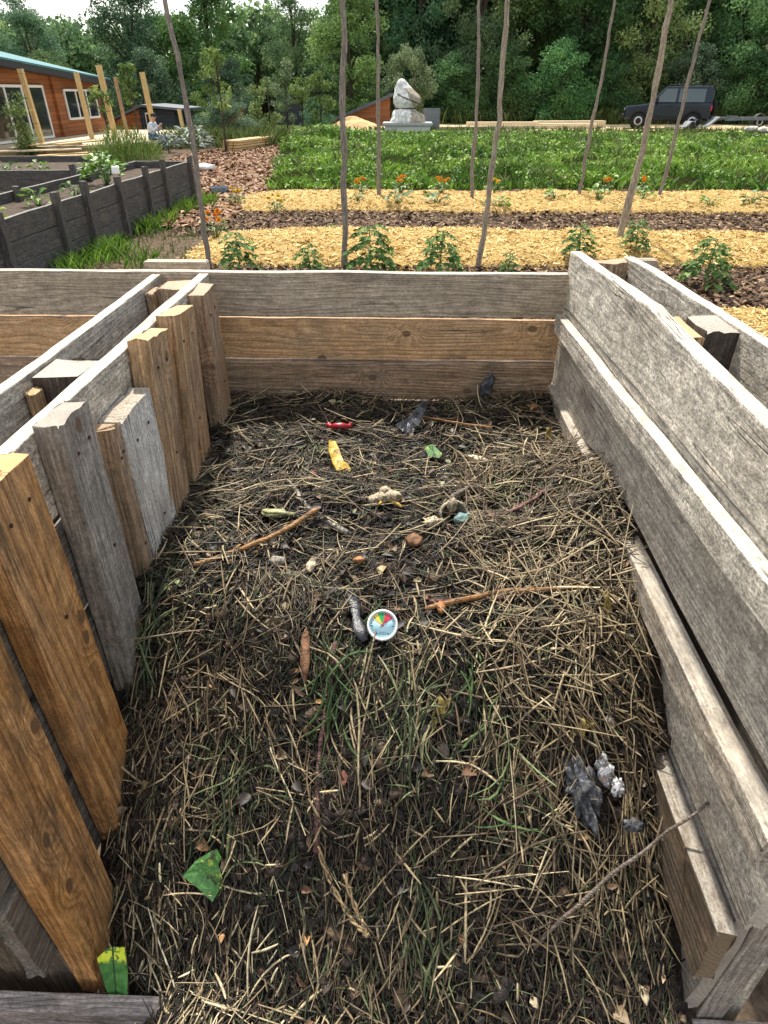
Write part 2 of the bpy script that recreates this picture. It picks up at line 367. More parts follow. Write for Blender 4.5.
def slat(y0, y1, zt, zb, mat, label, T=.043, x=-.534, lean=0, topskew=0.0):
    yc = (y0+y1)/2; W = y1-y0; xc = x-T/2
    o = plank('slat', (xc, yc, zb), (xc, yc+lean, zt), (0, 1, 0), W, T, mat, BIN, wob=.0018, endrough=.004)
    h_ = (zt-zb)/2; nails(o, [(h_-.055, W*.22), (h_-.062, -W*.2), (h_-.27, W*.1)], T)
    return lab(o, label) if label else o
slat(.487, .612, 1.20, .20, W_ORANGE, 'orange-brown upright slat with a swirling knot, at the front')
slat(.683, .815, 1.166, .28, W_ORANGE, 'wide orange-brown slat with two oval knots', lean=-.018)
slat(.875, .985, 1.163, .40, W_DARKGREY, 'dark grey rough-sawn slat', lean=.012)
slat(1.055, 1.088, 1.076, .50, W_BROWN, 'split brown half of the pale slat', x=-.537)
slat(1.092, 1.255, 1.076, .50, W_WHITE, 'pale whitish short slat', x=-.533)
slat(1.190, 1.325, 1.160, .50, W_TAN, 'tan slat with an orange edge', x=-.533, lean=.098)
slat(1.385, 1.545, 1.155, .50, W_TAN, 'tan-brown slat with a chipped top', lean=.085)
slat(1.735, 1.848, 1.148, .55, W_BROWN, 'brown slat beside the back wall', lean=-.012)
# right double wall
def wane(x):      # local x from y0=.45; upper edge of the top board
    y = x
    pts = [(.45, 1.228), (.80, 1.228), (.94, 1.231), (1.155, 1.240), (1.30, 1.250), (1.36, 1.243), (1.43, 1.240), (1.5, 1.236), (1.75, 1.226), (1.98, 1.214)]
    return float(np.interp(y, [p[0] for p in pts], [p[1] for p in pts]))
def free_side(nm, xin, xout, y0, y1, ztop, zbot, mat, **kw):
    zc = (ztop(y0)+zbot(y0))/2
    L = y1-y0; xc = (xin+xout)/2
    return plank(nm, (xc, y0, zc), (xc, y1, zc), UP, .1, abs(xin-xout), mat, BIN,
                 top=lambda s: ztop(y0+s)-zc, bot=lambda s: zbot(y0+s)-zc, **kw)
lin = lambda y0, a, y1, b: (lambda y: a+(b-a)*(y-y0)/(y1-y0))
clampf = lambda ys, zs: (lambda y: float(np.interp(y, ys, zs)))
lab(free_side('side_board', .481, .511, .45, 1.985, wane, lin(.45, 1.112, 1.985, 1.062), W_GREY2, wob=.002, nx=90), 'broad pale grey board with a wavy upper edge')
lab(free_side('side_board', .455, .480, .45, 1.947, lin(.45, 1.096, 1.947, 1.043), lin(.45, 1.044, 1.947, .988), W_GREY2), 'narrow pale grey rail board')
lab(free_side('side_board', .484, .512, .45, 1.985, lin(.45, 1.108, 1.985, 1.056), clampf([.45, 1.2, 1.42, 1.75, 1.985], [.858, .858, .845, .785, .778]), W_GREY, nx=80, wob=.004), 'wide grey board with curved grain')
lab(sideplank('side_board', .461, .499, .455, 1.947, .765, .822, W_BEAM, wob=.005), 'narrow grey-brown beam at the straw line')
sideplank('side_board', .500, .528, .455, 1.947, .60, .757, W_GREY2)
lab(sideplank('side_board', .466, .4985, .452, 1.947, .445, .585, W_LOW), 'brown lowest board')
sideplank('side_board', .500, .528, .47, 1.947, .28, .59, W_DARKGREY)
lab(plank('outer_board', (.735, .45, 1.12), (.652, 1.985, 1.12), UP, .165, .028, W_GREY2, BIN, wob=.003), 'pale outer board of the double wall')
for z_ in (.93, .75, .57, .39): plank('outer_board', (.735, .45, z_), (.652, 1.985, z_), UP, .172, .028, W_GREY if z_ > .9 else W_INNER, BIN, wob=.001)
post('spacer_post', .514, .633, 1.93, 1.985, .4, 1.192, W_BROWN)
lab(post('spacer_post', .607, .690, 1.295, 1.405, .4, 1.195, W_DARK), 'dark square spacer post')
post('spacer_post', .570, .604, 1.285, 1.43, .8, 1.185, W_TAN)
post('front_post', .533, .58, .47, .55, .0, 1.05, W_DARKGREY)
plank('brace', (.62, .50, .02), (.60, .50, .40), (1, 0, 0), .04, .02, W_GREY, BIN)
lab(plank('front_board', (-1.1, .452, .186), (1.1, .452, .165), UP, .15, .03, W_PURPLE, BIN, wob=.001), 'purple-grey weathered board along the front')
_o = box('timber_offcut', (-.79, 2.0, 1.02), (-.60, 2.045, 1.172), W_BACK, bevel=.003)
tag(_o, 'short brown board end sticking up behind the back wall by the leaning pole', 'timber')
_o = box('timber_offcut', (.664, 2.0, .9), (.745, 2.045, 1.185), W_BACK, bevel=.003)
tag(_o, 'small brown post end behind the far corner of the grey double wall', 'timber')

# ================================================================== compost
def hs(x, y):
    t = (np.asarray(x)+.55)/1.05
    y0 = np.interp(t, [0, .12, .5, .85, 1], [1.06, 1.0, .82, .86, .96]); s = np.interp(t, [0, .12, .5, .85, 1], [1.0, .98, 1.12, 1.0, .95])
    d = y0-np.asarray(y)
    soft = .5*(d+np.sqrt(d*d+.004))
    hump = .095*np.exp(-((np.asarray(y)-1.27)/.24)**2)*np.clip((np.asarray(x)-.26)/.20, 0, 1)**1.5
    fl = np.interp(np.asarray(x), [-.47, -.38], [.17, .285])
    return np.maximum(.757-s*soft, fl)+hump
def hc(x, y):
    return hs(x, y)+.045*fbm(x, y, 4.5, 4)+.012*fbm(np.asarray(x)+5, y, 22, 3)+.012*np.exp(-((np.asarray(y)-1.95)/.12)**2)
nx_, ny_ = 300, 420
gx = np.linspace(-.578, .506, nx_); gy = np.linspace(.335, 1.9485, ny_)
X, Y = np.meshgrid(gx, gy, indexing='ij')
Z = hc(X, Y)+.006*fbm(X, Y, 60, 3)
V = np.stack([X, Y, Z], -1).reshape(-1, 3)
i = (np.arange(nx_-1)[:, None]*ny_+np.arange(ny_-1)[None]).ravel()
F = np.stack([i, i+ny_, i+ny_+1, i+1], -1)
g = G('compost_soil'); p = g.pos()
n = g.noise(p, 18, 6, .65); n2 = g.noise(p, 90, 5, .7)
c = g.ramp(n, [(.3, (.006, .005, .004)), (.5, (.014, .010, .008)), (.62, (.034, .022, .015)), (.75, (.06, .04, .026))])
c = g.mix(g.ss(n2, .45, .7), c, (.075, .05, .032, 1)); c = g.mix(g.ss(n2, .62, .7), c, (.16, .11, .06, 1))
hgt = g.math('ADD', g.math('MULTIPLY', n2, .8), g.math('MULTIPLY', g.noise(p, 260, 3), .5))
M_SOIL = g.pbr(c, g.ss(n, .3, .7, .45, .9), g.bump(hgt, 1., .012), .35)
o = npmesh('compost', V, F, M_SOIL, smooth=True); tag(o, 'dark crumbly compost heap filling the timber bay', 'compost', kind='stuff')

# dark crumbs and rotten scraps mixed through the heap
def lumps(name, n, smin, smax, mat, hfun, xr, yr, zoff=.0, seed=3, flat=.6):
    r = np.random.default_rng(seed)
    bm = bmesh.new(); bmesh.ops.create_icosphere(bm, subdivisions=1, radius=1)
    bv = np.array([v.co[:] for v in bm.verts]); bf = np.array([[v.index for v in f.verts] for f in bm.faces]); bm.free()
    P = np.stack([r.uniform(*xr, n), r.uniform(*yr, n)], 1); z = hfun(P[:, 0], P[:, 1])+zoff
    s = smin*(smax/smin)**(r.random(n)**2)
    a = r.uniform(0, 2*PI, n); sc = np.stack([r.uniform(.7, 1.6, n), r.uniform(.6, 1.1, n), r.uniform(.4, .9, n)*flat/.6], 1)*s[:, None]
    VV = bv[None]*(1+r.uniform(-.28, .28, (n, len(bv), 1)))*sc[:, None]
    ca, sa = np.cos(a)[:, None], np.sin(a)[:, None]
    x = VV[..., 0]*ca-VV[..., 1]*sa; y = VV[..., 0]*sa+VV[..., 1]*ca
    VV = np.stack([x+P[:, :1], y+P[:, 1:], VV[..., 2]+z[:, None]], -1)
    FF = (bf[None]+(np.arange(n)*len(bv))[:, None, None]).reshape(-1, 3)
    tone = np.repeat(r.random(n), len(bv))
    return npmesh(name, VV.reshape(-1, 3), FF, mat, None, True, {'tone': tone})
g = G('compost_crumbs'); tn = g.attr('tone'); n2 = g.noise(g.pos(), 150, 4, .7)
c = g.ramp(tn, [(0, (.006, .005, .005)), (.4, (.016, .012, .010)), (.7, (.035, .022, .015)), (.88, (.07, .042, .025)), (.95, (.16, .09, .045)), (1., (.22, .17, .11))])
c = g.mix(g.ss(n2, .5, .75), c, (.06, .045, .032, 1))
M_CRUMB = g.pbr(c, .7, g.bump(n2, 1., .006), .4)
o = lumps('compost_crumbs', 9000, .003, .017, M_CRUMB, hc, (-.56, .49), (.36, 1.93), .007)
tag(o, 'dark rotten crumbs and lumps mixed through the compost heap', 'compost', kind='stuff')
o = lumps('compost_clods', 300, .010, .026, M_CRUMB, hc, (-.5, .42), (.4, 1.9), .004, 5, .45); tag(o, 'larger dark clods showing between the straw', 'compost', kind='stuff')
def litter(name, n, s0, s1, mat, seed, label):
    r = np.random.default_rng(seed); P = np.stack([r.uniform(-.54, .46, n), r.uniform(.38, 1.92, n)], 1); C = np.stack([P[:, 0], P[:, 1], hc(P[:, 0], P[:, 1])+r.uniform(.004, .022, n)], 1)
    a = r.uniform(0, 2*PI, n); U = np.stack([np.cos(a), np.sin(a), r.normal(-.1, .35, n)], 1); U /= np.linalg.norm(U, axis=1)[:, None]; N = np.stack([r.normal(0, .4, n), r.normal(0, .4, n)-np.where(P[:, 1] < .85, .7, 0), np.ones(n)], 1); N /= np.linalg.norm(N, axis=1)[:, None]
    L_ = r.uniform(s0, s1, n); V_, F_ = leafgeo(C, U, N, L_, L_*r.uniform(.3, .8, n), .45); o = npmesh(name, V_, F_, mat, None, False, {'tone': np.repeat(r.random(n), 7)}); return tag(o, label, 'leaf litter', kind='stuff')


# --- strands
CLEAR = []      # (x, y, radius): pieces that lie on top
def strands(name, P, D, Ln, Wd, mat, bend=.25, nseg=5, sides=3, tone=None, hfun=None, lift=None, flat=1.0, seed=0, parent=None, tail=.5):
    """n curved stalks: P (n,3) centres, D (n,3) unit directions"""
    r = np.random.default_rng(seed); n = len(P)
    t = np.linspace(-.5, .5, nseg+1)
    side = np.cross(D, np.array([0, 0, 1.0])); side /= np.linalg.norm(side, axis=1)[:, None]+1e-9
    upv = np.cross(side, D)
    b1 = r.normal(0, bend, n); b2 = r.normal(0, bend*.45, n); kink = r.uniform(-.3, .3, n); ka = np.where(r.random(n) < .25, r.normal(0, .5, n), 0)
    q = t[None]**2-.08
    C = P[:, None]+D[:, None]*(t[None]*Ln[:, None])[..., None]
    C = C+side[:, None]*((b1[:, None]*q+ka[:, None]*np.maximum(0, t[None]-kink[:, None]))*Ln[:, None])[..., None]
    C = C+upv[:, None]*(b2[:, None]*q*Ln[:, None])[..., None]
    if hfun is not None:
        zmin = hfun(C[..., 0], C[..., 1]); C[..., 2] = np.maximum(C[..., 2], zmin+(0 if lift is None else lift[:, None]))
    th = np.arange(sides)*2*PI/sides+r.uniform(0, 6, n)[:, None]
    prof = (1-tail*np.abs(t*2)**4)
    rad = Wd[:, None, None]*.5*prof[None, :, None]
    VV = C[:, :, None]+rad[..., None]*(np.cos(th)[:, None, :, None]*side[:, None, None]+flat*np.sin(th)[:, None, :, None]*upv[:, None, None])
    k = nseg+1
    base = (np.arange(n)*k*sides)[:, None, None]
    ii = np.arange(nseg)[None, :, None]*sides; jj = np.arange(sides)[None, None]; j2 = (jj+1) % sides
    FF = np.stack([base+ii+jj, base+ii+j2, base+ii+sides+j2, base+ii+sides+jj], -1).reshape(-1, 4)
    tone = r.random(n) if tone is None else tone
    at = {'tone': np.repeat(tone, k*sides)}
    return npmesh(name, VV.reshape(-1, 3), FF, mat, parent, sides > 2, at)
def palette(name, stops, rough=.6, spec=.35, trans=None, nscale=120, interp='LINEAR', var=.3):
    g = G(name); tn = g.attr('tone'); n = g.noise(g.pos(), nscale, 3)
    k = g.ss(n, .3, .7, 1-var, 1+var)
    c = g.mix(1., g.ramp(tn, stops, interp), g.comb(k, k, k), 'MULTIPLY')
    return g.pbr(c, rough, None, spec, 0, trans)
M_STRAW = palette('compost_straw', [(0, (.010, .008, .007)), (.22, (.024, .018, .013)), (.40, (.055, .038, .023)), (.55, (.115, .082, .048)), (.70, (.24, .182, .105)), (.84, (.45, .365, .22)), (.93, (.64, .55, .37)), (1., (.76, .69, .52))], .5, .4)
M_HAYGREEN = palette('compost_hay', [(0, (.014, .018, .010)), (.4, (.034, .045, .022)), (.7, (.085, .105, .048)), (1., (.24, .27, .13))], .55, .35)
M_FRESH = palette('fresh_blades', [(0, (.03, .06, .02)), (.6, (.08, .14, .048)), (1., (.22, .30, .13))], .5, .4, .2)

M_LITTER = palette('leaf_litter', [(0, (.010, .009, .009)), (.5, (.028, .020, .016)), (.8, (.065, .040, .025)), (.93, (.13, .075, .04)), (.97, (.20, .15, .08)), (1., (.12, .15, .06))], .55, .4)
M_SCRAP = palette('scrap_bits', [(0, (.05, .03, .02)), (.3, (.20, .10, .045)), (.5, (.34, .17, .06)), (.65, (.30, .24, .12)), (.8, (.48, .40, .27)), (.9, (.22, .05, .035)), (1., (.13, .19, .07))], .6, .35)
litter('scrap_bits', 170, .014, .034, M_SCRAP, 20, 'small orange, brown and cream peel bits half buried in the compost')
litter('leaf_litter', 1100, .010, .032, M_LITTER, 19, 'brown rotten leaf scraps mixed into the straw')
# pieces that lie on the heap: (x, y, clear radius)
SPOTS = dict(dial=(-.03, .885, .05), red=(-.183, 1.696, .045), banana=(-.173, 1.488, .05), leaf_a=(.086, 1.563, .03), rind=(-.296, 1.238, .04),
             garlic=(-.038, 1.284, .042), egg=(.122, 1.234, .045), leaf_b=(-.335, .60, .045), leaf_c=(-.497, .462, .04), ash=(.346, .676, .055), strip=(-.075, .90, .04),
             stone=(-.265, 1.085, .025), dark=(.01, 1.70, .05), carrot=(-.11, 1.05, .015), rope=(-.04, .54, .0), wood=(-.173, .835, .02))
def keep(P):
    m = np.ones(len(P), bool)
    for (x, y, r_) in SPOTS.values():
        if r_ > 0: m &= (P[:, 0]-x)**2+(P[:, 1]-y)**2 > (r_*.9)**2
    return m
def slope_dir(P, a):
    """unit tangent directions on the heap with azimuth a"""
    e = .02; dx, dy = np.cos(a), np.sin(a)
    dz = (hs(P[:, 0]+dx*e, P[:, 1]+dy*e)-hs(P[:, 0], P[:, 1]))/e
    D = np.stack([dx, dy, dz], 1); return D/np.linalg.norm(D, axis=1)[:, None]
def scatter_straw(name, n, lmin, lmax, wmin, wmax, lift0, lift1, tones, mat, seed, label, xr=(-.555, .475), yr=(.365, 1.93), down=.0, jig=.2, modu=.5, **kw):
    r = np.random.default_rng(seed)
    # even cover of the sloping face too: more samples where the heap falls away
    P = np.stack([r.uniform(*xr, int(n*1.6)), r.uniform(*yr, int(n*1.6))], 1)
    w_ = np.where(P[:, 1] < .9, 1.35, .95)*(.55+1.1*np.clip(.5+fbm(P[:, 0], P[:, 1]+seed, 5, 2), 0, 1))
    bare = np.exp(-((P[:, 0]+.06)/.24)**2-((P[:, 1]-1.28)/.33)**2)*.28+np.exp(-((P[:, 0]-.02)/.16)**2-((P[:, 1]-.66)/.07)**2)*.35
    w_ = w_*(1-bare)
    P = P[r.random(len(P)) < w_/1.7][:n]; n = len(P)
    L_ = lmin*(lmax/lmin)**(r.random(n)**1.6)
    a = r.uniform(0, 2*PI, n)
    pref = fbm(P[:, 0]+9, P[:, 1]+seed, 3.5, 2)*5
    loc = r.random(n) < .55; a = np.where(loc, pref+r.normal(0, .45, n), a)
    front = np.clip((.95-P[:, 1])/.25, 0, 1)
    dn = r.random(n) < front*down; a = np.where(dn, PI/2+r.normal(0, .38, n), a)
    D = slope_dir(P, a)
    D[:, 2] += r.normal(0, jig, n); D /= np.linalg.norm(D, axis=1)[:, None]
    # stay off the side boards
    half = L_/2*np.abs(D[:, 0]); P[:, 0] = np.clip(P[:, 0], -.548+half*.7, np.where((P[:, 1] > 1.05) & (P[:, 1] < 1.5), .488, .472)-half*.7)
    hy = L_/2*np.abs(D[:, 1]); P[:, 1] = np.clip(P[:, 1], .375+hy*.5, 1.945-hy)
    lift = r.uniform(lift0, lift1, n); lo, hi = tones
    tone = lo+(hi-lo)*r.beta(2, 2, n)
    tone *= np.clip(.9+modu*fbm(P[:, 0]*1.0, P[:, 1]+seed*.3, 3.2, 3), .3, 1.15)
    Q = np.stack([P[:, 0], P[:, 1], hc(P[:, 0], P[:, 1])+lift], 1)
    m = keep(Q); Q, D, L_, tone, lift = Q[m], D[m], L_[m], tone[m], lift[m]; n = len(Q)
    o = strands(name, Q, D, L_, r.uniform(wmin, wmax, n), mat, tone=np.clip(tone, 0, 1), hfun=hc, lift=lift*.4, seed=seed, **kw)
    return tag(o, label, 'straw', kind='stuff')
scatter_straw('straw', 10000, .02, .11, .0020, .0055, .001, .012, (0, .48), M_STRAW, 11, 'black-brown rotted straw layer in the compost bay', down=.5, flat=.5, bend=.45)
scatter_straw('straw', 10000, .02, .13, .0015, .0046, .007, .022, (.05, .70), M_STRAW, 12, 'brown straw stalks strewn over the compost', down=.45, bend=.45, modu=.9)
scatter_straw('straw', 3300, .025, .20, .0016, .0056, .012, .030, (.58, 1.0), M_STRAW, 13, 'pale straw stalks lying on top of the compost', down=.35, bend=.16, jig=.2, flat=.5, modu=.2)
scatter_straw('hay', 4600, .03, .13, .0018, .0050, .004, .024, (0, .95), M_HAYGREEN, 14, 'dull green hay blades tangled in the compost', down=.6, flat=.3, bend=.7)
scatter_straw('straw', 1300, .05, .24, .0018, .0052, .013, .036, (.42, 1.0), M_STRAW, 15, 'long golden stalks matted along the right hand grey boards', xr=(.14, .47), yr=(.5, 1.6), down=.2, bend=.18, jig=.22, flat=.6, modu=.2)
scatter_straw('fibres', 17000, .010, .05, .0007, .0020, .004, .024, (.0, .72), M_STRAW, 16, 'fine broken straw fibres over the compost', bend=.7)
def clump(x, y, n, L_, az, spread, mat, seed, label, w_=(.003, .006), lo=.1, hi=1.):
    r = np.random.default_rng(seed)
    n = int(n*.62); P = np.stack([x+r.normal(0, .032, n), y+r.normal(0, .042, n)], 1); a = az+r.normal(0, spread*1.5, n)
    D = slope_dir(P, a); D[:, 2] += r.uniform(-.08, .15, n); D /= np.linalg.norm(D, axis=1)[:, None]
    Q = np.stack([P[:, 0], P[:, 1], hc(P[:, 0], P[:, 1])+r.uniform(.010, .034, n)], 1)
    o = strands('green_blades', Q, D, r.uniform(.35, 1.1, n)*L_, r.uniform(*w_, n)*r.uniform(.6, 1.4, n), mat, bend=1.0, sides=3, flat=.25, tone=r.uniform(lo, hi, n), hfun=hc, lift=r.uniform(.004, .02, n), seed=seed)
    return tag(o, label, 'grass clump', kind='stuff')
clump(-.115, .80, 46, .15, 1.35, .4, M_FRESH, 31, 'fresh green blades in front of the dial beside the red stem', lo=0, hi=.7)
clump(.02, .74, 70, .16, 1.2, .5, M_HAYGREEN, 37, 'grey-green hay tuft below the dial', lo=.5)
clump(.145, .775, 40, .13, 1.5, .5, M_FRESH, 32, 'pale green tuft right of the dial', lo=.2)
clump(.212, .656, 34, .13, .2, .35, M_FRESH, 33, 'bright green blades near the charred lump', lo=.1)
clump(-.515, .96, 50, .16, 1.45, .25, M_HAYGREEN, 34, 'green-grey leek blades against the pale slat', w_=(.004, .009), lo=.4)
clump(.27, 1.40, 40, .12, .3, .5, M_FRESH, 35, 'green blades in the far right of the heap', lo=0, hi=.6)
clump(-.235, 1.58, 30, .10, 1.3, .4, M_HAYGREEN, 36, 'green tuft left of the yellow peel', lo=.5)
clump(-.30, .69, 60, .15, 1.2, .35, M_HAYGREEN, 38, 'green-brown hay swath on the left of the slope', lo=.3, hi=.9)
clump(.05, .52, 60, .14, 1.4, .4, M_HAYGREEN, 39, 'dull green hay at the foot of the slope', lo=.3, hi=.9)

# --- single pieces on the heap
def on(x, y, dz=0.): return (x, y, float(hc(x, y))+dz)
M_RED = simple('red_peel', (.45, .018, .03), .3, .5, var=.45, scale=60, dirt=.5)
M_YEL = None
g = G('yellow_peel'); co = g.coord(); n = g.noise(co, 90, 4); sp = g.vor(co, 130)
c = g.mix(g.ss(n, .35, .7), (.56, .36, .06, 1), (.70, .50, .13, 1)); c = g.mix(g.ss(sp, .22, .1), c, (.25, .13, .02, 1)); c = g.mix(g.math('MULTIPLY', g.ss(g.noise(co, 45, 5, .7), .52, .62), .6), c, (.10, .06, .02, 1)); M_YEL = g.pbr(c, .5, g.bump(n, .5, .003), .4)
g = G('mottled_green_leaf'); co = g.coord(); n = g.noise(co, 55, 4); n2 = g.noise(co, 240, 3)
c = g.mix(g.ss(n2, .4, .65), (.05, .17, .035, 1), (.11, .25, .07, 1)); c = g.mix(g.math('MULTIPLY', g.ss(n, .57, .66), .8), c, (.50, .56, .08, 1)); c = g.mix(g.ss(g.noise(co, 30, 5, .7), .56, .62), c, (.03, .03, .018, 1)); M_LEAFG = g.pbr(c, .45, g.bump(n2, .4, .001), .4)
M_ASH = simple('pale_ash', (.50, .50, .52), .9, .2, var=.55, scale=90, bump=.6, dirt=.8)
g = G('charred_lump'); co = g.coord(); n = g.noise(co, 60, 5, .65); c = g.ramp(n, [(.35, (.012, .012, .013)), (.52, (.05, .052, .058)), (.66, (.16, .165, .18)), (.74, (.5, .5, .53))]); M_CHAR = g.pbr(c, .7, g.bump(n, .9, .006), .4)
M_BLACK = simple('black_film', (.018, .020, .026), .35, .5, var=.5, scale=60, bump=.5)
M_GARLIC = simple('pale_root', (.60, .49, .33), .6, .3, var=.4, scale=80, bump=.6, dirt=.85)
g = G('mouldy_shell'); co = g.coord(); n = g.noise(co, 60, 4); c = g.mix(g.ss(n, .45, .6), (.50, .46, .37, 1), (.22, .16, .10, 1)); M_SHELL = g.pbr(c, .7, g.bump(n, .8, .005), .3)
M_TEAL = simple('teal_mould', (.17, .29, .28), .6, .35, var=.35, scale=90, dirt=.5)
M_RIND = simple('pale_rind', (.42, .42, .20), .5, .4, var=.35, scale=60, dirt=.7)
M_STONE = simple('grey_stone', (.34, .31, .26), .8, .3, var=.3, scale=60, bump=.5, dirt=.6)
M_BARK = wood('orange_bark', (.34, .16, .045), (.22, .09, .025), (.3, .2, .12), .25, 200, 0, .4, .6)
M_TWIG = wood('grey_twig_bark', (.15, .11, .085), (.09, .06, .045), (.22, .19, .16), .4, 200, 0, .4, .4)
M_REDTW = wood('red_twig_bark', (.17, .055, .05), (.10, .035, .03), (.22, .13, .11), .35, 200, 0, .4, .4)
M_CORK = simple('brown_rotted_wood', (.19, .10, .055), .8, .25, var=.5, scale=70, bump=.8)

def stick(name, A, B, r0, r1, mat, label, cat='stick', sag=.02, seed=0, lift=.022, knob=True):
    r = np.random.default_rng(seed); n = 16; t = np.linspace(0, 1, n)
    A = np.array([A[0], A[1], hc(A[0], A[1])+lift]) if len(A) == 2 else np.array(A); B = np.array([B[0], B[1], hc(B[0], B[1])+lift]) if len(B) == 2 else np.array(B)
    P = A[None]*(1-t)[:, None]+B[None]*t[:, None]
    d = (B-A)/np.linalg.norm(B-A); sd = np.cross(d, [0, 0, 1.])
    P += sd[None]*(sag*np.sin(t*PI)+.004*np.cumsum(r.normal(0, .5, n)))[:, None]
    P[:, 2] = np.maximum(P[:, 2], hc(P[:, 0], P[:, 1])+.012)
    rad = (r0*(1-t)+r1*t)*(1+.16*r.normal(0, .6, n))
    o = tubes(name, [(P, rad)], mat, sides=8)
    return tag(o, label, cat)
stick('stick', (-.43, 1.045), (-.195, 1.246), .0052, .0062, M_BARK, 'long orange-brown stick lying across the heap near the white slat', seed=1, lift=.03)
stick('stick', (-.285, 1.385), (-.12, 1.185), .006, .0065, M_STONE, 'pale grey forked stick crossing the orange stick', seed=2, lift=.024)
stick('stick', (.05, .930), (.377, .975), .0048, .0056, M_BARK, 'reddish stick lying level to the right of the dial', seed=3, sag=-.015, lift=.028)
stick('stick', (.20, 1.235), (.345, 1.33), .0055, .0045, M_REDTW, 'curved purple-pink twig beside the teal shell', seed=4, sag=.02, lift=.026)
stick('twig', (.235, .500, float(hc(.235, .5))+.02), (.498, .612, .655), .0038, .0026, M_TWIG, 'thin grey twig leaning on the lower right boards', seed=5, sag=-.012)
stick('stem', (-.115, .86), (-.13, .60), .004, .0055, M_REDTW, 'thin dark red stem running down the slope before the dial', seed=6, sag=.01, lift=.03)
stick('stick', (.02, 1.76), (.26, 1.69), .004, .0035, M_BARK, 'thin tan stalk near the back boards', seed=7, sag=.008, lift=.03)
stick('stick', (.06, .955), (.30, .985), .005, .004, M_REDTW, 'dark red stick just behind the level reddish stick', seed=8, lift=.018)
stick('stick', (.12, 1.30), (.20, 1.38), .006, .005, M_TWIG, 'pale bent twig behind the teal shell', seed=9, sag=-.01, lift=.03)

def sheet(name, outline, mat, label, cat, loc, rot, thick=.0016, curl=.0, noise=.0, n=14, cell=None):
    """a thin curled piece cut to an outline (2D points), with thickness"""
    bm = bmesh.new(); vs = [bm.verts.new((*p, 0)) for p in outline]; f = bm.faces.new(vs)
    bmesh.ops.triangulate(bm, faces=[f])
    bmesh.ops.subdivide_edges(bm, edges=bm.edges[:], cuts=3, use_grid_fill=True)
    r = np.random.default_rng(len(label))
    for v in bm.verts:
        v.co.z = curl*(v.co.x**2)*30+noise*float(fbm(v.co.x*40+3, v.co.y*40+7, 1, 2))
    res = bmesh.ops.solidify(bm, geom=bm.faces[:], thickness=thick)
    o = bmobj(name, bm, mat, smooth=False); o.location = loc; o.rotation_euler = rot
    return tag(o, label, cat)
# banana peel strip
sheet('fruit_peel', [(-.022, .050), (-.004, .058), (.006, .028), (.020, -.020), (.036, -.052), (.024, -.060), (.008, -.054), (-.010, -.022), (-.022, .014)], M_YEL,
      'speckled yellow strip of banana peel on the compost', 'peel', on(-.173, 1.488, .034), (R(18), R(10), R(8)), .006, .5, .010)
# red peel ring piece
a = np.linspace(R(185), R(360), 14); P = np.stack([.034*np.cos(a), .018*np.sin(a), .006*np.sin(a*3)], 1)
bm = bmesh.new()
V_, F_ = tube_geo(P, .007*(.7+.4*np.sin(np.linspace(0, PI, 14)))+.003*rng.random(14), 7)
o = npmesh('vegetable_peel', V_, F_, M_RED, smooth=True); o.location = on(-.183, 1.70, .028); o.rotation_euler = (R(25), 0, R(2)); tag(o, 'shiny red curl of tomato skin near the back boards', 'peel')
sheet('leaf_scrap', [(-.028, .012), (-.006, .024), (.026, -.004), (.020, -.020), (-.010, -.016)], M_LEAFG, 'small pale green leaf scrap near the black film', 'leaf', on(.086, 1.563, .03), (R(30), 0, R(-10)), .0015, .1)
sheet('leaf_scrap', [(-.040, .010), (-.018, .026), (.022, .040), (.034, .028), (.020, .010), (.026, -.020), (-.004, -.052)], M_LEAFG, 'torn green leaf with yellow blotches on the front slope', 'leaf', on(-.335, .60, .030), (R(50), R(-10), R(8)), .0015, .45, .012)
g = G('dark_striped_leaf'); co = g.coord(); x, y, z = g.sep(co)[0:3]; n = g.noise(co, 60, 4)
c = g.mix(g.ss(n, .4, .65), (.03, .125, .022, 1), (.07, .21, .045, 1)); band = g.math('MULTIPLY', g.ss(y, .016, .030), g.ss(g.noise(co, 95, 3), .42, .52)); c = g.mix(band, c, (.60, .68, .04, 1))
c = g.mix(g.math('MULTIPLY', g.ss(y, -.042, -.052), g.ss(n, .42, .5)), c, (.6, .66, .04, 1)); c = g.mix(g.ss(g.math('ABSOLUTE', x), .0022, .001), c, (.02, .05, .015, 1)); M_LEAFS = g.pbr(c, .45, None, .4)
sheet('leaf_scrap', [(-.026, .034), (-.008, .048), (.022, .050), (.026, .01), (.022, -.055), (-.002, -.062), (-.016, -.03)], M_LEAFS, 'green leaf with a jagged yellow band at the foot of the front slat', 'leaf', (-.497, .490, .285), (R(62), 0, R(4)), .0015, .3, .003)
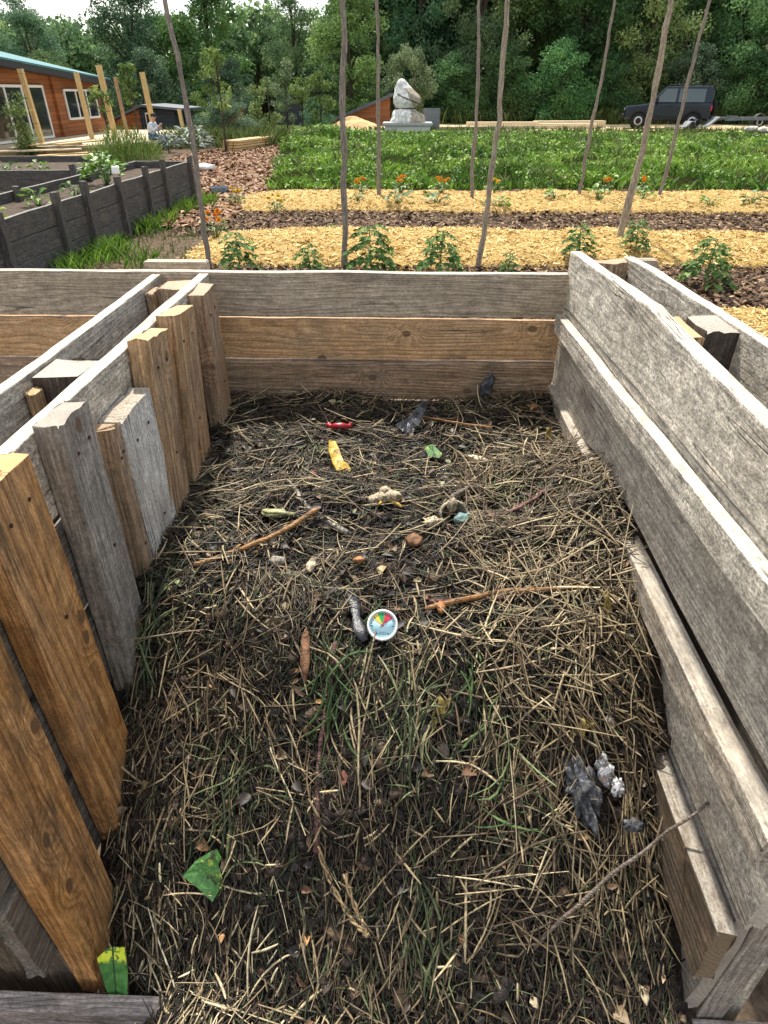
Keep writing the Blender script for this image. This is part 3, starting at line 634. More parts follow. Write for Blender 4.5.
# garlic-like pale root cluster
t = thing('garlic_bulb', 'pale knobbly garlic bulb with a root tail on the heap', 'vegetable', on(-.038, 1.29, .02))
for k, (dx, dy, s_) in enumerate(((-.026, .0, .016), (-.008, .004, .018), (.012, .006, .018), (.026, -.002, .014), (.0, .014, .015))):
    blob('clove', (s_, s_*.85, s_*.9), M_GARLIC, t, .2, 2, k, 2, (dx, dy, .004*k))
tubes('root_tail', [(np.array([(.016, -.004, 0), (.030, -.020, .002), (.040, -.030, 0)]), np.array([.006, .005, .0025])), (np.array([(-.006, -.004, 0), (-.014, -.026, .004)]), np.array([.005, .002]))], M_YEL, t)
t = thing('egg_shell', 'mouldy teal and white half egg shell on the heap', 'egg shell', on(.122, 1.24, .024))
bm = bmesh.new(); bmesh.ops.create_uvsphere(bm, u_segments=20, v_segments=12, radius=.034)
bmesh.ops.delete(bm, geom=[v for v in bm.verts if v.co.z > .012], context='VERTS'); bmesh.ops.solidify(bm, geom=bm.faces[:], thickness=.003)
o = bmobj('shell', bm, M_SHELL, t, True); o.rotation_euler = (R(60), R(20), 0)
blob('mould_patch', (.019, .016, .013), M_TEAL, t, .35, 2, 4, 3, (.018, -.018, .0), (0, 0, R(30)))
blob('shell_chip', (.014, .010, .018), M_GARLIC, t, .3, 3, 5, 2, (-.004, .006, .022))
blob('pebble', (.019, .014, .012), M_STONE, None, .15, 1.6, 2, 3, on(-.265, 1.088, .022)); tag(bpy.data.objects['pebble'], 'pale grey pebble below the orange stick', 'stone')
o = blob('fruit_rind', (.042, .013, .008), M_RIND, None, .4, 1.6, 3, 3, on(-.292, 1.24, .022), (0, R(-8), R(-18))); tag(o, 'pale green melon rind beside the orange stick', 'rind')
o = blob('fruit_rind', (.040, .013, .010), M_CORK, None, .15, 1.5, 8, 3, on(.215, 1.556, .026), (0, 0, R(-35))); o.data.materials[0] = M_GARLIC; tag(o, 'pale tan rind right of the small green leaf', 'rind')
o = blob('vegetable_scrap', (.009, .018, .008), simple('orange_scrap', (.42, .17, .05), .5, .4, var=.35, scale=90, bump=.6, dirt=.7), None, .2, 2, 6, 2, on(.081, .935, .03)); tag(o, 'orange carrot end on the reddish stick', 'scrap')
o = blob('vegetable_scrap', (.013, .008, .006), bpy.data.materials['orange_scrap'], None, .5, 2, 7, 2, on(-.085, 1.06, .028)); tag(o, 'small orange carrot lump behind the black strip', 'scrap')
o = blob('vegetable_scrap', (.010, .024, .006), M_GARLIC, None, .5, 2, 9, 2, on(-.185, 1.05, .026)); tag(o, 'peach coloured crust piece left of the carrot lump', 'scrap')
o = blob('wood_chunk', (.009, .045, .007), M_CORK, None, .25, 2, 10, 3, on(-.173, .845, .026), (R(35), 0, R(4))); tag(o, 'reddish brown rotten wood splinter left of the dial', 'wood')
o = blob('wood_chunk', (.020, .018, .012), M_CORK, None, .25, 2, 11, 3, on(.03, 1.14, .026)); tag(o, 'brown rotted chunk below the garlic bulb', 'wood')
o = blob('vegetable_scrap', (.020, .014, .012), M_GARLIC, None, .6, 2.5, 12, 3, on(.072, 1.20, .024)); tag(o, 'cream crumbly scrap left of the teal egg shell', 'scrap')
# charred lump with ash flakes
t = thing('charred_lump', 'charred black lump with a white ash flake on the right of the slope', 'char', on(.340, .672, .022))
o = blob('char', (.022, .044, .012), M_CHAR, t, .8, 2.6, 3, 5, (-.018, .0, .004), (R(40), 0, R(14)))
o = blob('ash_flake', (.014, .025, .004), M_ASH, t, .8, 2.4, 5, 3, (.022, .022, .022), (R(42), R(-10), R(10)))
o = blob('ash_flake', (.010, .014, .0035), M_ASH, t, .8, 2.4, 6, 3, (.040, -.002, .012), (R(42), 0, R(-20)))
o = blob('char_crumb', (.015, .009, .007), M_CHAR, t, .9, 3.5, 8, 3, (.060, -.050, -.02))
# black plastic strip left of the dial, black film at the back
P = np.array([(-.105, .985), (-.088, .945), (-.082, .91), (-.074, .88), (-.062, .85)]); P = np.column_stack([P, hc(P[:, 0], P[:, 1])+.026])
V_, F_ = tube_geo(P, [.006, .013, .008, .015, .007], 10); V_[:, 2] = np.mean(P[:, 2])+(V_[:, 2]-np.mean(P[:, 2]))*.45+.006*fbm(V_[:, 0]*60, V_[:, 1]*60, 1, 3)
o = npmesh('plastic_strip', V_, F_, M_BLACK, smooth=True); tag(o, 'crumpled black plastic strip left of the dial', 'plastic')
sheet('plastic_film', [(-.045, -.012), (.0, .012), (.052, .038), (.062, .022), (.02, -.03), (-.02, -.045)], M_BLACK, 'torn black plastic film near the back boards', 'plastic', on(.02, 1.71, .035), (R(30), R(-10), R(10)), .002, .3, .012)
o = blob('charred_scrap', (.020, .012, .060), M_CHAR, None, .4, 2.6, 21, 3, (.262, 1.928, .80), (0, R(14), 0)); tag(o, 'charred black scrap stuck on the back board', 'char')
# plaited string
tt = np.linspace(0, 1, 34); P = np.stack([-.085+.055*np.sin(tt*4.2)*tt**.3, .575-.075*np.sin(tt*PI*1.05)+.02*tt, np.zeros(34)], 1)
P[:, 2] = hc(P[:, 0], P[:, 1])+.026
strA = []
for ph in (0, PI):
    w_ = np.arange(34)*1.3+ph; Q = P+np.stack([.0028*np.cos(w_), .0012*np.cos(w_), .0028*np.sin(w_)], 1); strA.append((Q, np.full(34, .0022)))
o = tubes('string', strA, simple('tan_string', (.36, .26, .14), .8, .2, var=.35, scale=90)); tag(o, 'twisted tan string looped on the front slope', 'string')
for k, (x, y) in enumerate(((.319, .735), (.075, .748), (.418, 1.653), (.40, .93))):
    o = sheet('leaf_scrap', [(-.012, .030), (-.002, .022), (.010, .034), (.005, .012), (.010, .0), (.002, -.010), (-.004, -.034), (-.009, -.014), (-.014, -.006), (-.009, .010)], simple('yellow_leaf', (.42, .31, .08), .6, .3, var=.5, scale=90, bump=.8, dirt=.6) if k == 0 else bpy.data.materials['yellow_leaf'],
              ['crumpled yellow leaf just above the charred lump', 'yellow frayed leaf right of the pale green tuft', 'yellowed leaf in the far corner by the right boards', 'small yellow leaf on the matted stalks by the narrow beam'][k], 'leaf', on(x, y, .028), (R(34), R(16), R(-35+26*k)), .0014, .6, .030)

# ---------------- compost thermometer
dc = Vector((-.030, .868, .782)); dn = (Vector((0, 0, 1.6))-dc).normalized(); dn = (dn+Vector((0, .05, .03))).normalized()
T = thing('compost_thermometer', 'round dial thermometer with coloured zones stuck in the compost', 'thermometer', dc)
qz = dn; qx = Vector((1, 0, 0)); qx = (qx-qz*qx.dot(qz)).normalized(); qy = qz.cross(qx)
T.rotation_mode = 'QUATERNION'; T.rotation_quaternion = Matrix((qx, qy, qz)).transposed().to_quaternion()
M_STEEL = simple('white_rim', (.72, .72, .70), .3, .5, 0, var=.05); M_DIAL = simple('dial_blue', (.42, .66, .74), .5, .3, var=.05)
M_DG = simple('dial_green', (.04, .36, .10), .5, .3, var=.05); M_DR = simple('dial_red', (.60, .05, .08), .5, .3, var=.05); M_DY = simple('dial_yellow', (.74, .58, .08), .5, .3, var=.05)
M_INK = simple('dial_ink', (.04, .10, .17), .5, .3, var=.05); M_MET = simple('probe_metal', (.5, .5, .5), .3, .5, 1., var=.1); M_NEED = simple('needle_red', (.30, .04, .06), .4, .4, var=.05)
def lathe(name, prof, mat, parent, seg=48, loc=None, cap=True):
    V_ = []; F_ = []
    for (r_, z_) in prof:
        for k in range(seg): V_.append((r_*math.cos(2*PI*k/seg), r_*math.sin(2*PI*k/seg), z_))
    for a_ in range(len(prof)-1):
        for k in range(seg): F_.append([a_*seg+k, a_*seg+(k+1) % seg, (a_+1)*seg+(k+1) % seg, (a_+1)*seg+k])
    if prof[0][0] > 1e-6: F_.append(list(range(seg))[::-1])
    if prof[-1][0] > 1e-6 and cap: F_.append([(len(prof)-1)*seg+k for k in range(seg)])
    o = npmesh(name, V_, F_, mat, parent, True)
    if loc: o.location = loc
    return o
DR = .0285
lathe('rim', [(.004, -.012), (DR*.94, -.012), (DR, -.009), (DR, .001), (DR*.97, .0032), (DR*.86, .0032), (DR*.83, .0005)], M_STEEL, T, cap=False)
face = lathe('face', [(DR*.825, -.002), (DR*.825, .0008)], M_DIAL, T)
def sector(nm, r0, r1, a0, a1, mat, z):
    n = 10; bm = bmesh.new(); top = []
    A_ = [R(90-a0+(a0-a1)*k/n) for k in range(n+1)]
    pts = [(r1*math.cos(t_), r1*math.sin(t_)) for t_ in A_]+[(r0*math.cos(t_), r0*math.sin(t_)) for t_ in A_[::-1]]
    prism(bm, pts, 2, z, z+.0003); return bmobj(nm, bm, mat, T)
sector('dial_zone', DR*.05, DR*.80, -58, -24, M_DY, .0010); sector('dial_zone', DR*.05, DR*.80, -23.5, 12, M_DG, .0010); sector('dial_zone', DR*.05, DR*.80, 12.5, 56, M_DR, .0010)
bm = bmesh.new()
for k in range(25):
    a_ = R(-145+290*k/24); ln = DR*(.16 if k % 4 == 0 else .09); wd = DR*(.022 if k % 4 else .035)
    addbox(bm, (-wd, DR*.77-ln, .00145), (wd, DR*.77, .0016), Matrix.Rotation(-a_, 4, 'Z'))
for k in range(7): addbox(bm, (-DR*.34+k*DR*.1, -DR*.62, .00145), (-DR*.28+k*DR*.1, -DR*.55, .0016))
for k in range(5): addbox(bm, (-DR*.2+k*DR*.09, -DR*.50, .00145), (-DR*.15+k*DR*.09, -DR*.45, .0016))
bmobj('scale_markings', bm, M_INK, face)
bm = bmesh.new(); addbox(bm, (-DR*.03, -DR*.22, .0020), (DR*.03, DR*.45, .0026), Matrix.Rotation(R(-38), 4, 'Z')); bmobj('needle', bm, M_NEED, T)
lathe('needle_hub', [(DR*.09, .0018), (DR*.09, .0032)], M_NEED, T, 16)
lathe('probe', [(.003, -.35), (.003, -.012)], M_MET, T, 10)

# ================================================================== ground and garden
g = G('garden_ground'); p = g.pos(); px, py, pz = g.sep(p)[0:3]
n = g.noise(p, 1.3, 5, .6); n2 = g.noise(p, 14, 4, .65)
c = g.ramp(n2, [(.3, (.05, .036, .026)), (.5, (.10, .072, .05)), (.7, (.18, .13, .09))])
gr = g.ramp(n2, [(.3, (.035, .06, .015)), (.7, (.11, .14, .04))])
c = g.mix(g.ss(g.math('ADD', py, g.math('MULTIPLY', n, 10)), 38, 44), c, gr)
M_GROUND = g.pbr(c, .95, g.bump(n2, .8, .03), .05)
V = []; xs = np.concatenate([[-200, -60], np.linspace(-30, 30, 61), [60, 200]]); ys = np.concatenate([[-60, -5], np.linspace(0, 60, 61), [90, 250]])
X, Y = np.meshgrid(xs, ys, indexing='ij'); Z = .03*fbm(X, Y, .6, 2)*((Y > 2.5) & (Y < 60)) - .015
ny_ = len(ys); i = (np.arange(len(xs)-1)[:, None]*ny_+np.arange(ny_-1)[None]).ravel()
o = npmesh('ground', np.stack([X, Y, Z], -1).reshape(-1, 3), np.stack([i, i+ny_, i+ny_+1, i+1], -1), M_GROUND, smooth=True); tag(o, kind='structure')

def flakes(name, P, size, mat, seed, lo=0., hi=1., asp=(.25, .6), tilt=.5, label=None):
    """thin chips lying on a surface: P (n,3)"""
    r = np.random.default_rng(seed); n = len(P)
    a = r.uniform(0, 2*PI, n); U = np.stack([np.cos(a), np.sin(a), r.normal(0, tilt*.5, n)], 1); W = np.stack([-np.sin(a), np.cos(a), r.normal(0, tilt, n)], 1)
    L_ = r.uniform(*size, n); B_ = L_*r.uniform(*asp, n)
    U = U*(L_/2)[:, None]; W = W*(B_/2)[:, None]
    VV = np.stack([P-U-W, P+U-W*.8, P+U*.9+W, P-U*.9+W*.9], 1)
    o = npmesh(name, VV.reshape(-1, 3), np.arange(4*n).reshape(-1, 4), mat, None, False, {'tone': np.repeat(r.uniform(lo, hi, n), 4)})
    return tag(o, label, 'chips', kind='stuff') if label else o
M_CHIP = palette('bark_chips', [(0, (.03, .019, .012)), (.35, (.085, .050, .030)), (.7, (.185, .112, .066)), (1., (.36, .25, .15))], .85, .2, nscale=30)
M_MULCH = palette('straw_mulch', [(0, (.26, .155, .045)), (.3, (.50, .325, .10)), (.7, (.65, .46, .17)), (1., (.78, .62, .31))], .75, .25, nscale=25)
def mulch_base(name):
    g = G(name); p = g.pos(); n = g.noise(p, 45, 5, .7); n1 = g.noise(p, 3, 4, .6)
    c = g.ramp(n, [(.3, (.18, .11, .033)), (.5, (.47, .31, .10)), (.7, (.64, .46, .18))]); c = g.mix(g.math('MULTIPLY', g.ss(n1, .55, .72), .5), c, (.30, .20, .09, 1))
    return g.pbr(c, .85, g.bump(n, 1., .03), .2)
M_MB = mulch_base('straw_mulch_bed')
def ridge(y0, y1, x0, x1, h, seed):
    def f(x, y):
        yy0 = y0+.22*fbm(x, np.zeros_like(x)+seed, .7, 3); yy1 = y1+.3*fbm(x, np.zeros_like(x)+seed+5, .7, 3)
        u = (y-yy0)/(yy1-yy0); e = np.clip((x-x0)/.8, 0, 1)*np.clip((x1-x)/.8, 0, 1)
        bell = np.where((u > 0) & (u < 1), np.sqrt(np.clip(np.sin(np.clip(u, 0, 1)*PI), 0, 1)), 0)*np.sqrt(e)
        return bell*h*(1+.5*fbm(x, y, 1.2, 2))+.03*fbm(x, y, 5, 3)*(bell > 0)-.03*(bell <= 0)
    return f
def row(label, y0, y1, x0, x1, h, seed, nfl):
    f = ridge(y0, y1, x0, x1, h, seed)
    gx = np.arange(x0-.2, x1+.2, .05); gy = np.arange(y0-.4, y1+.4, .04)
    X, Y = np.meshgrid(gx, gy, indexing='ij'); Z = f(X, Y); nn = len(gy)
    i = (np.arange(len(gx)-1)[:, None]*nn+np.arange(nn-1)[None]).ravel(); F = np.stack([i, i+nn, i+nn+1, i+1], -1)
    zz = Z.ravel(); F = F[(zz[F] > -.02).any(1)]
    o = npmesh('straw_mulch', np.stack([X, Y, Z], -1).reshape(-1, 3), F, M_MB, smooth=True); tag(o, label, 'mulch', kind='stuff')
    r = np.random.default_rng(seed); P = np.stack([r.uniform(x0, x1, nfl), r.uniform(y0-.15, y1+.15, nfl)], 1); z = f(P[:, 0], P[:, 1]); m = (z > -.02) | (r.random(nfl) < .12)
    P = np.column_stack([P, np.maximum(z, 0)+.012])[m]
    flakes('straw_mulch', P, (.025, .085), M_MULCH, seed, asp=(.06, .24), label=label.replace('bed of', 'loose')+' pieces')
    return f
f1 = row('nearer bed of yellow straw mulch behind the bin', 7.35, 9.35, -2.55, 12.0, .13, 3, 26000)
f2 = row('farther bed of yellow straw mulch before the green field', 11.05, 13.45, -3.1, 15.0, .12, 4, 24000)
f0 = row('patch of yellow straw mulch beside the right wall', 4.3, 5.7, 1.3, 7.0, .10, 6, 9000)
r = np.random.default_rng(21)
P = np.column_stack([r.uniform(-3.2, 15, 26000), r.uniform(9.1, 11.3, 26000), r.uniform(.0, .03, 26000)])
flakes('wood_chips', P, (.025, .075), M_CHIP, 22, label='brown wood chips on the path between the straw beds')
P = np.column_stack([r.uniform(-2.6, 9, 20000), r.uniform(5.5, 7.75, 20000), r.uniform(.0, .03, 20000)])
flakes('wood_chips', P, (.025, .075), M_CHIP, 23, label='brown wood chips in front of the nearer straw bed')
# wood-chip path along the raised bed
g = G('chip_path'); p = g.pos(); n = g.noise(p, 22, 5, .7)
M_REDCHIP = palette('red_bark_chips', [(0, (.06, .030, .018)), (.35, (.17, .088, .050)), (.7, (.30, .175, .105)), (1., (.46, .33, .22))], .85, .2, nscale=30)
M_PATH = g.pbr(g.ramp(n, [(.3, (.08, .042, .025)), (.5, (.20, .11, .065)), (.7, (.33, .21, .135))]), .9, g.bump(n, 1., .03), .2)
pl = [(-3.55, 9.6), (-2.55, 9.6), (-2.75, 13.8), (-3.4, 19), (-4.1, 26.8), (-5.6, 26.8), (-6.6, 21), (-6.2, 17.5), (-4.6, 14)]
o = npmesh('path', [(x, y, .024) for x, y in pl], [list(range(len(pl)))], M_PATH); tag(o, kind='structure')
def inpoly(x, y, poly):
    c = np.zeros(len(x), bool); j = len(poly)-1
    for i in range(len(poly)):
        xi, yi = poly[i]; xj, yj = poly[j]
        c ^= ((yi > y) != (yj > y)) & (x < (xj-xi)*(y-yi)/(yj-yi+1e-9)+xi); j = i
    return c
P = np.column_stack([r.uniform(-6.7, -2.4, 26000), r.uniform(9.6, 26.8, 26000), r.uniform(.02, .06, 26000)]); P = P[inpoly(P[:, 0], P[:, 1], pl)]
flakes('wood_chips', P, (.05, .14), M_REDCHIP, 24, .2, 1., label='reddish wood chips along the path past the raised bed')
# sandy track before the trees
M_SAND = simple('sandy_track', (.56, .43, .25), .9, .2, var=.2, scale=2)
o = npmesh('road', [(-1.5, 36.9, .03), (26, 36.2, .03), (26, 46.5, .03), (-1.5, 46.5, .03)], [[0, 1, 2, 3]], M_SAND); tag(o, kind='structure')

# ------------------------------------------------------------------ field
def fz(x, y):
    e = np.clip((y-14.0)/2.5, 0, 1)*np.clip((36.4-y)/5, 0, 1)*np.clip((x+5.2-(36-y)*.11)/1.2, .0, 1)
    return e*(.07+.09*fbm(x, y, .5, 3))+.34*np.exp(-((x+3.4)/1.3)**2-((y-29)/6)**2)-.012
FP = [(-2.75, 13.9), (14.5, 14.1), (17.5, 24), (20.5, 34.5), (6, 36.2), (-5.0, 36.0), (-4.4, 26)]
gx = np.arange(-5.4, 21, .3); gy = np.arange(14, 36.6, .3); X, Y = np.meshgrid(gx, gy, indexing='ij'); Z = fz(X, Y); nn = len(gy)
i = (np.arange(len(gx)-1)[:, None]*nn+np.arange(nn-1)[None]).ravel(); F = np.stack([i, i+nn, i+nn+1, i+1], -1)
cx = X.ravel()[F].mean(1); cy = Y.ravel()[F].mean(1); F = F[inpoly(cx, cy, FP)]
g = G('field_soil'); n = g.noise(g.pos(), 9, 4); M_FS = g.pbr(g.ramp(n, [(.3, (.010, .012, .005)), (.55, (.022, .026, .009)), (.75, (.035, .024, .014))]), .9, g.bump(n, .8, .05), 0.)
o = npmesh('field', np.stack([X, Y, Z], -1).reshape(-1, 3), F, M_FS, smooth=True); tag(o, kind='structure')
M_GRASS = palette('field_grass', [(0, (.04, .09, .012)), (.35, (.10, .205, .024)), (.7, (.19, .33, .042)), (1., (.34, .45, .10))], .55, .3, .3, nscale=4)
M_BRAMBLE = palette('verge_grass', [(0, (.035, .06, .015)), (.5, (.09, .14, .035)), (1., (.22, .24, .09))], .6, .25, .25, nscale=4)
def blades(name, P, h, w, mat, seed, lean=.45, lo=0., hi=1., label=None, tone=None):
    r = np.random.default_rng(seed); n = len(P); a = r.uniform(0, 2*PI, n); b = r.uniform(0, 2*PI, n)
    H = h*r.uniform(.55, 1.25, n); Wd = w*r.uniform(.6, 1.3, n)
    S = np.stack([np.cos(a), np.sin(a), 0*a], 1)*(Wd/2)[:, None]; Ld = np.stack([np.cos(b), np.sin(b), 0*b], 1)*(H*lean*r.uniform(.2, 1.4, n))[:, None]
    up = np.zeros((n, 3)); up[:, 2] = H
    m = P+up*.55+Ld*.35; t = P+up*.95+Ld
    VV = np.stack([P-S*.7, P+S*.7, m+S, t, m-S], 1)
    F1 = np.stack([np.arange(n)*5+k for k in range(5)], 1)
    tn = r.uniform(lo, hi, n) if tone is None else tone
    o = npmesh(name, VV.reshape(-1, 3), F1, mat, None, False, {'tone': np.repeat(tn, 5)})
    return tag(o, label, 'grass', kind='stuff')
r = np.random.default_rng(31)
def fieldpts(n, cut, seed):
    r = np.random.default_rng(seed); yy = 14.0+(36.2-14.0)*r.random(n)**1.25; xx = r.uniform(-5.2, 20.5, n); m = inpoly(xx, yy, FP) & (fbm(xx*1.6, yy, .9, 3) > cut); return xx[m], yy[m], r
xx, yy, r = fieldpts(60000, -.25, 31)
tn = np.clip(.42+.9*fbm(xx, yy, .45, 3)+r.normal(0, .22, len(xx)), 0, 1)
fh = np.clip(.16+.22*fbm(xx*1.3, yy, .9, 3)+.05*np.clip((20-yy)/6, 0, 1), .07, .30)*np.clip((37-yy)/8, .3, 1)
blades('grass', np.stack([xx, yy, fz(xx, yy)-.02], 1), fh, .035+.0011*(yy-14), M_GRASS, 32, lean=.9, label='bright green field of weeds and clover behind the straw beds', tone=tn)
xx, yy, r = fieldpts(70000, -.12, 33)
n = len(xx); a = r.uniform(0, 2*PI, n); tn = np.clip(.5+.8*fbm(xx, yy, .6, 3)+r.normal(0, .25, n), 0, 1)
C = np.stack([xx, yy, fz(xx, yy)+np.clip(.10+.22*fbm(xx*1.3, yy, .9, 3), .02, .3)*np.clip((37-yy)/8, .3, 1)*r.uniform(.5, 1.2, n)], 1)
U = unit(np.stack([np.cos(a), np.sin(a), r.uniform(-.5, .7, n)], 1)); N = unit(np.array([0, 0, 1.])+r.normal(0, .5, (n, 3))); L_ = .05*(3.6**(r.random(n)**2.2))*(.8+.015*(yy-14))
V_, F_ = leafgeo(C, U, N, L_, L_*r.uniform(.3, .7, n)); o = npmesh('grass', V_, F_, M_GRASS, None, False, {'tone': np.repeat(tn, 7)}); tag(o, 'small broad weed leaves over the green field', 'weeds', kind='stuff')
xx, yy, r = fieldpts(900, .05, 35)
P = np.column_stack([np.repeat(xx, 9)+r.normal(0, .06, len(xx)*9), np.repeat(yy, 9)+r.normal(0, .06, len(xx)*9)]); P = np.column_stack([P, fz(P[:, 0], P[:, 1])-.02])
blades('grass', P, .34, .035, M_BRAMBLE, 36, lean=.5, lo=.3, hi=1., label='taller weed stalks standing up out of the green field')
xx = r.uniform(-3, 20, 1500); yy = 35.8-.02*xx+r.normal(0, .3, 1500); blades('grass', np.column_stack([xx, yy, 0*xx]), .26, .04, M_BRAMBLE, 37, lean=.5, lo=.2, hi=1., label='weed stalks along the far edge of the green field')
def tuft(x0, x1, y0, y1, n, h, seed, label, mat=None, w=.02):
    r = np.random.default_rng(seed); P = np.column_stack([r.uniform(x0, x1, n), r.uniform(y0, y1, n), np.zeros(n)])
    m = fbm(P[:, 0], P[:, 1]+seed, 1.6, 2) > -.08; return blades('grass', P[m], h, w, mat or M_GRASS, seed, .7, .1, 1, label)
def clumps(cs, seed, label):
    r = np.random.default_rng(seed); P = []
    for (x, y, rd_, n) in cs: P.append(np.column_stack([x+r.normal(0, rd_, n)*.7, y+r.normal(0, rd_, n)*1.3, np.zeros(n)]))
    P = np.vstack(P); P[:, 0] = np.maximum(P[:, 0], -3.64); return blades('grass', P, .20, .014, M_GRASS, seed, .9, .0, .8, label)
clumps([(-3.5, 7.0, .13, 190), (-3.4, 7.7, .16, 200), (-3.5, 8.0, .1, 130), (-2.9, 7.3, .12, 70)], 41, 'grass clumps at the near foot of the dark raised bed')
clumps([(-3.5, 9.4, .14, 170), (-3.5, 10.2, .1, 80), (-3.5, 11.1, .15, 200), (-3.35, 11.7, .13, 170)], 42, 'grass clumps along the far foot of the dark raised bed')
tuft(-3.5, -2.3, 7.0, 9.6, 700, .07, 46, 'sparse grass on the earth path by the leaning pole', M_BRAMBLE, .012)
tuft(-8.5, -4.6, 24.5, 30, 5000, .55, 43, 'pale rough grass beyond the lumber stack', M_BRAMBLE, .035)
tuft(-1, 26, 43.5, 47.5, 9000, .8, 44, 'tall rough grass at the foot of the wood', M_BRAMBLE, .06)
tuft(15.2, 21, 30, 36, 900, .35, 45, 'rough grass round the wood chip heap near the trailer', M_BRAMBLE, .04)

# ------------------------------------------------------------------ poles
M_POLE = wood('pole_bark', (.20, .155, .125), (.13, .10, .08), (.27, .24, .21), .5, 60, 0, .4, .4)
M_POLE2 = wood('pale_pole_bark', (.34, .27, .19), (.23, .18, .12), (.36, .32, .27), .4, 60, 0, .4, .4)
POLES = [  # base, lean at 2.6 m, top z, base radius, label, material
    ((-2.12, 7.21), (-.075, 0), 3.1, .030, 'thin bark pole leaning left by the orange marigolds', M_POLE),
    ((-.652, 7.26), (.075, 0), 3.2, .034, 'crooked thick bark pole in the nearer straw bed', M_POLE),
    ((-.472, 12.26), (-.005, 0), 3.5, .034, 'slim straight pole beside the first marigold before the statue', M_POLE),
    ((1.125, 12.07), (-.080, 0), 2.95, .034, 'slim pole in the farther bed, right of the statue', M_POLE),
    ((.793, 7.30), (.085, 0), 3.0, .031, 'grey-brown pole nearest the middle of the back wall', M_POLE2),
    ((3.05, 12.49), (.06, 0), 3.4, .032, 'slim wavy pole left of the car', M_POLE),
    ((2.628, 8.55), (.055, 0), 3.3, .042, 'pale thick pole behind the corner of the grey double wall', M_POLE2),
    ((4.362, 12.41), (.13, 0), 3.3, .032, 'reddish slim crooked pole in front of the car', M_POLE)]
for k, ((x, y), ln, zt, rb, lb, mt) in enumerate(POLES):
    rr = np.random.default_rng(50+k); z = np.linspace(-.1, zt, 22); w1 = np.cumsum(rr.normal(0, .010, 22)); w1 -= np.linspace(w1[0], w1[-1], 22)
    P = np.column_stack([x+ln[0]*z/2.5+w1, y+ln[1]*z/2.5+rr.normal(0, .004, 22), z]); rad = np.linspace(rb, rb*.62, 22)*(1+.10*rr.normal(0, 1, 22))
    V_, F_ = tube_geo(P-np.array([x, y, 0]), rad, 9); o = npmesh('bean_pole', V_[:, [2, 0, 1]], F_, mt, None, True)
    o.matrix_world = Matrix(((0, 1, 0, x), (0, 0, 1, y), (1, 0, 0, 0), (0, 0, 0, 1)))
    tag(o, lb, 'pole', 'bark poles standing in the garden beds')

# ------------------------------------------------------------------ plants
M_TOM = palette('tomato_leaf', [(0, (.045, .10, .03)), (.5, (.10, .19, .055)), (1., (.23, .33, .10))], .7, .15, .25, nscale=30)
M_LETT = palette('bright_leaf', [(0, (.06, .14, .02)), (.5, (.12, .25, .035)), (1., (.26, .38, .08))], .5, .35, .25, nscale=30)
M_SQ = palette('squash_leaf', [(0, (.06, .12, .04)), (.5, (.12, .20, .07)), (1., (.24, .32, .14))], .6, .3, .2, nscale=30)
M_STEM = simple('green_stem', (.12, .17, .06), .6, .3)
M_BLOOM = palette('marigold_petals', [(0, (.60, .17, .01)), (.5, (.78, .30, .015)), (1., (.85, .45, .03))], .6, .3, .15)
M_BLOOMY = palette('yellow_petals', [(0, (.65, .42, .02)), (1., (.85, .68, .06))], .6, .3, .15)
def tomato(x, y, z, h, seed, label, grp):
    r = np.random.default_rng(seed); t = thing('tomato_plant', label, 'plant', (x, y, z), 0, grp)
    zz = np.linspace(-.03, h*.93, 7); st = np.column_stack([.03*h*r.normal(0, 1, 7).cumsum()*.4, .03*h*r.normal(0, 1, 7).cumsum()*.4, zz])
    lst = [(st, np.linspace(.010, .004, 7))]; C = []; U = []; L_ = []; W_ = []
    nl = int(15+h*14)
    for k in range(nl):
        u = .18+.82*(k+.5)/nl; b = np.array([np.interp(u*h*.93, zz, st[:, j]) for j in range(3)]); a = k*2.4+r.normal(0, .3); ln = h*r.uniform(.36, .52)*(1.1-.55*u)
        tt = np.linspace(0, 1, 6)[:, None]; d = np.array([np.cos(a), np.sin(a), 0]); P = b+d*ln*tt+np.array([0, 0, 1.])*ln*(.55*tt-.75*tt**2)
        lst.append((P, np.linspace(.004, .0015, 6)))
        sd = np.array([-np.sin(a), np.cos(a), 0])
        for j in range(2, 6):
            for s in ((-1, 1) if j < 5 else (-1, 0, 1)):
                C.append(P[j]); U.append(unit(d*.7+sd*s*.9+np.array([0, 0, -.35+.2*r.normal()]))); L_.append(ln*r.uniform(.36, .55)); W_.append(L_[-1]*.6)
    tubes('stem', lst, M_STEM, t, 5)
    C, U = np.array(C), np.array(U); N = unit(np.array([0, 0, 1.])+r.normal(0, .35, C.shape))
    V_, F_ = leafgeo(C, U, N, np.array(L_), np.array(W_)); npmesh('leaves', V_, F_, M_TOM, t, False, {'tone': np.repeat(r.random(len(C)), 7)})
    return t
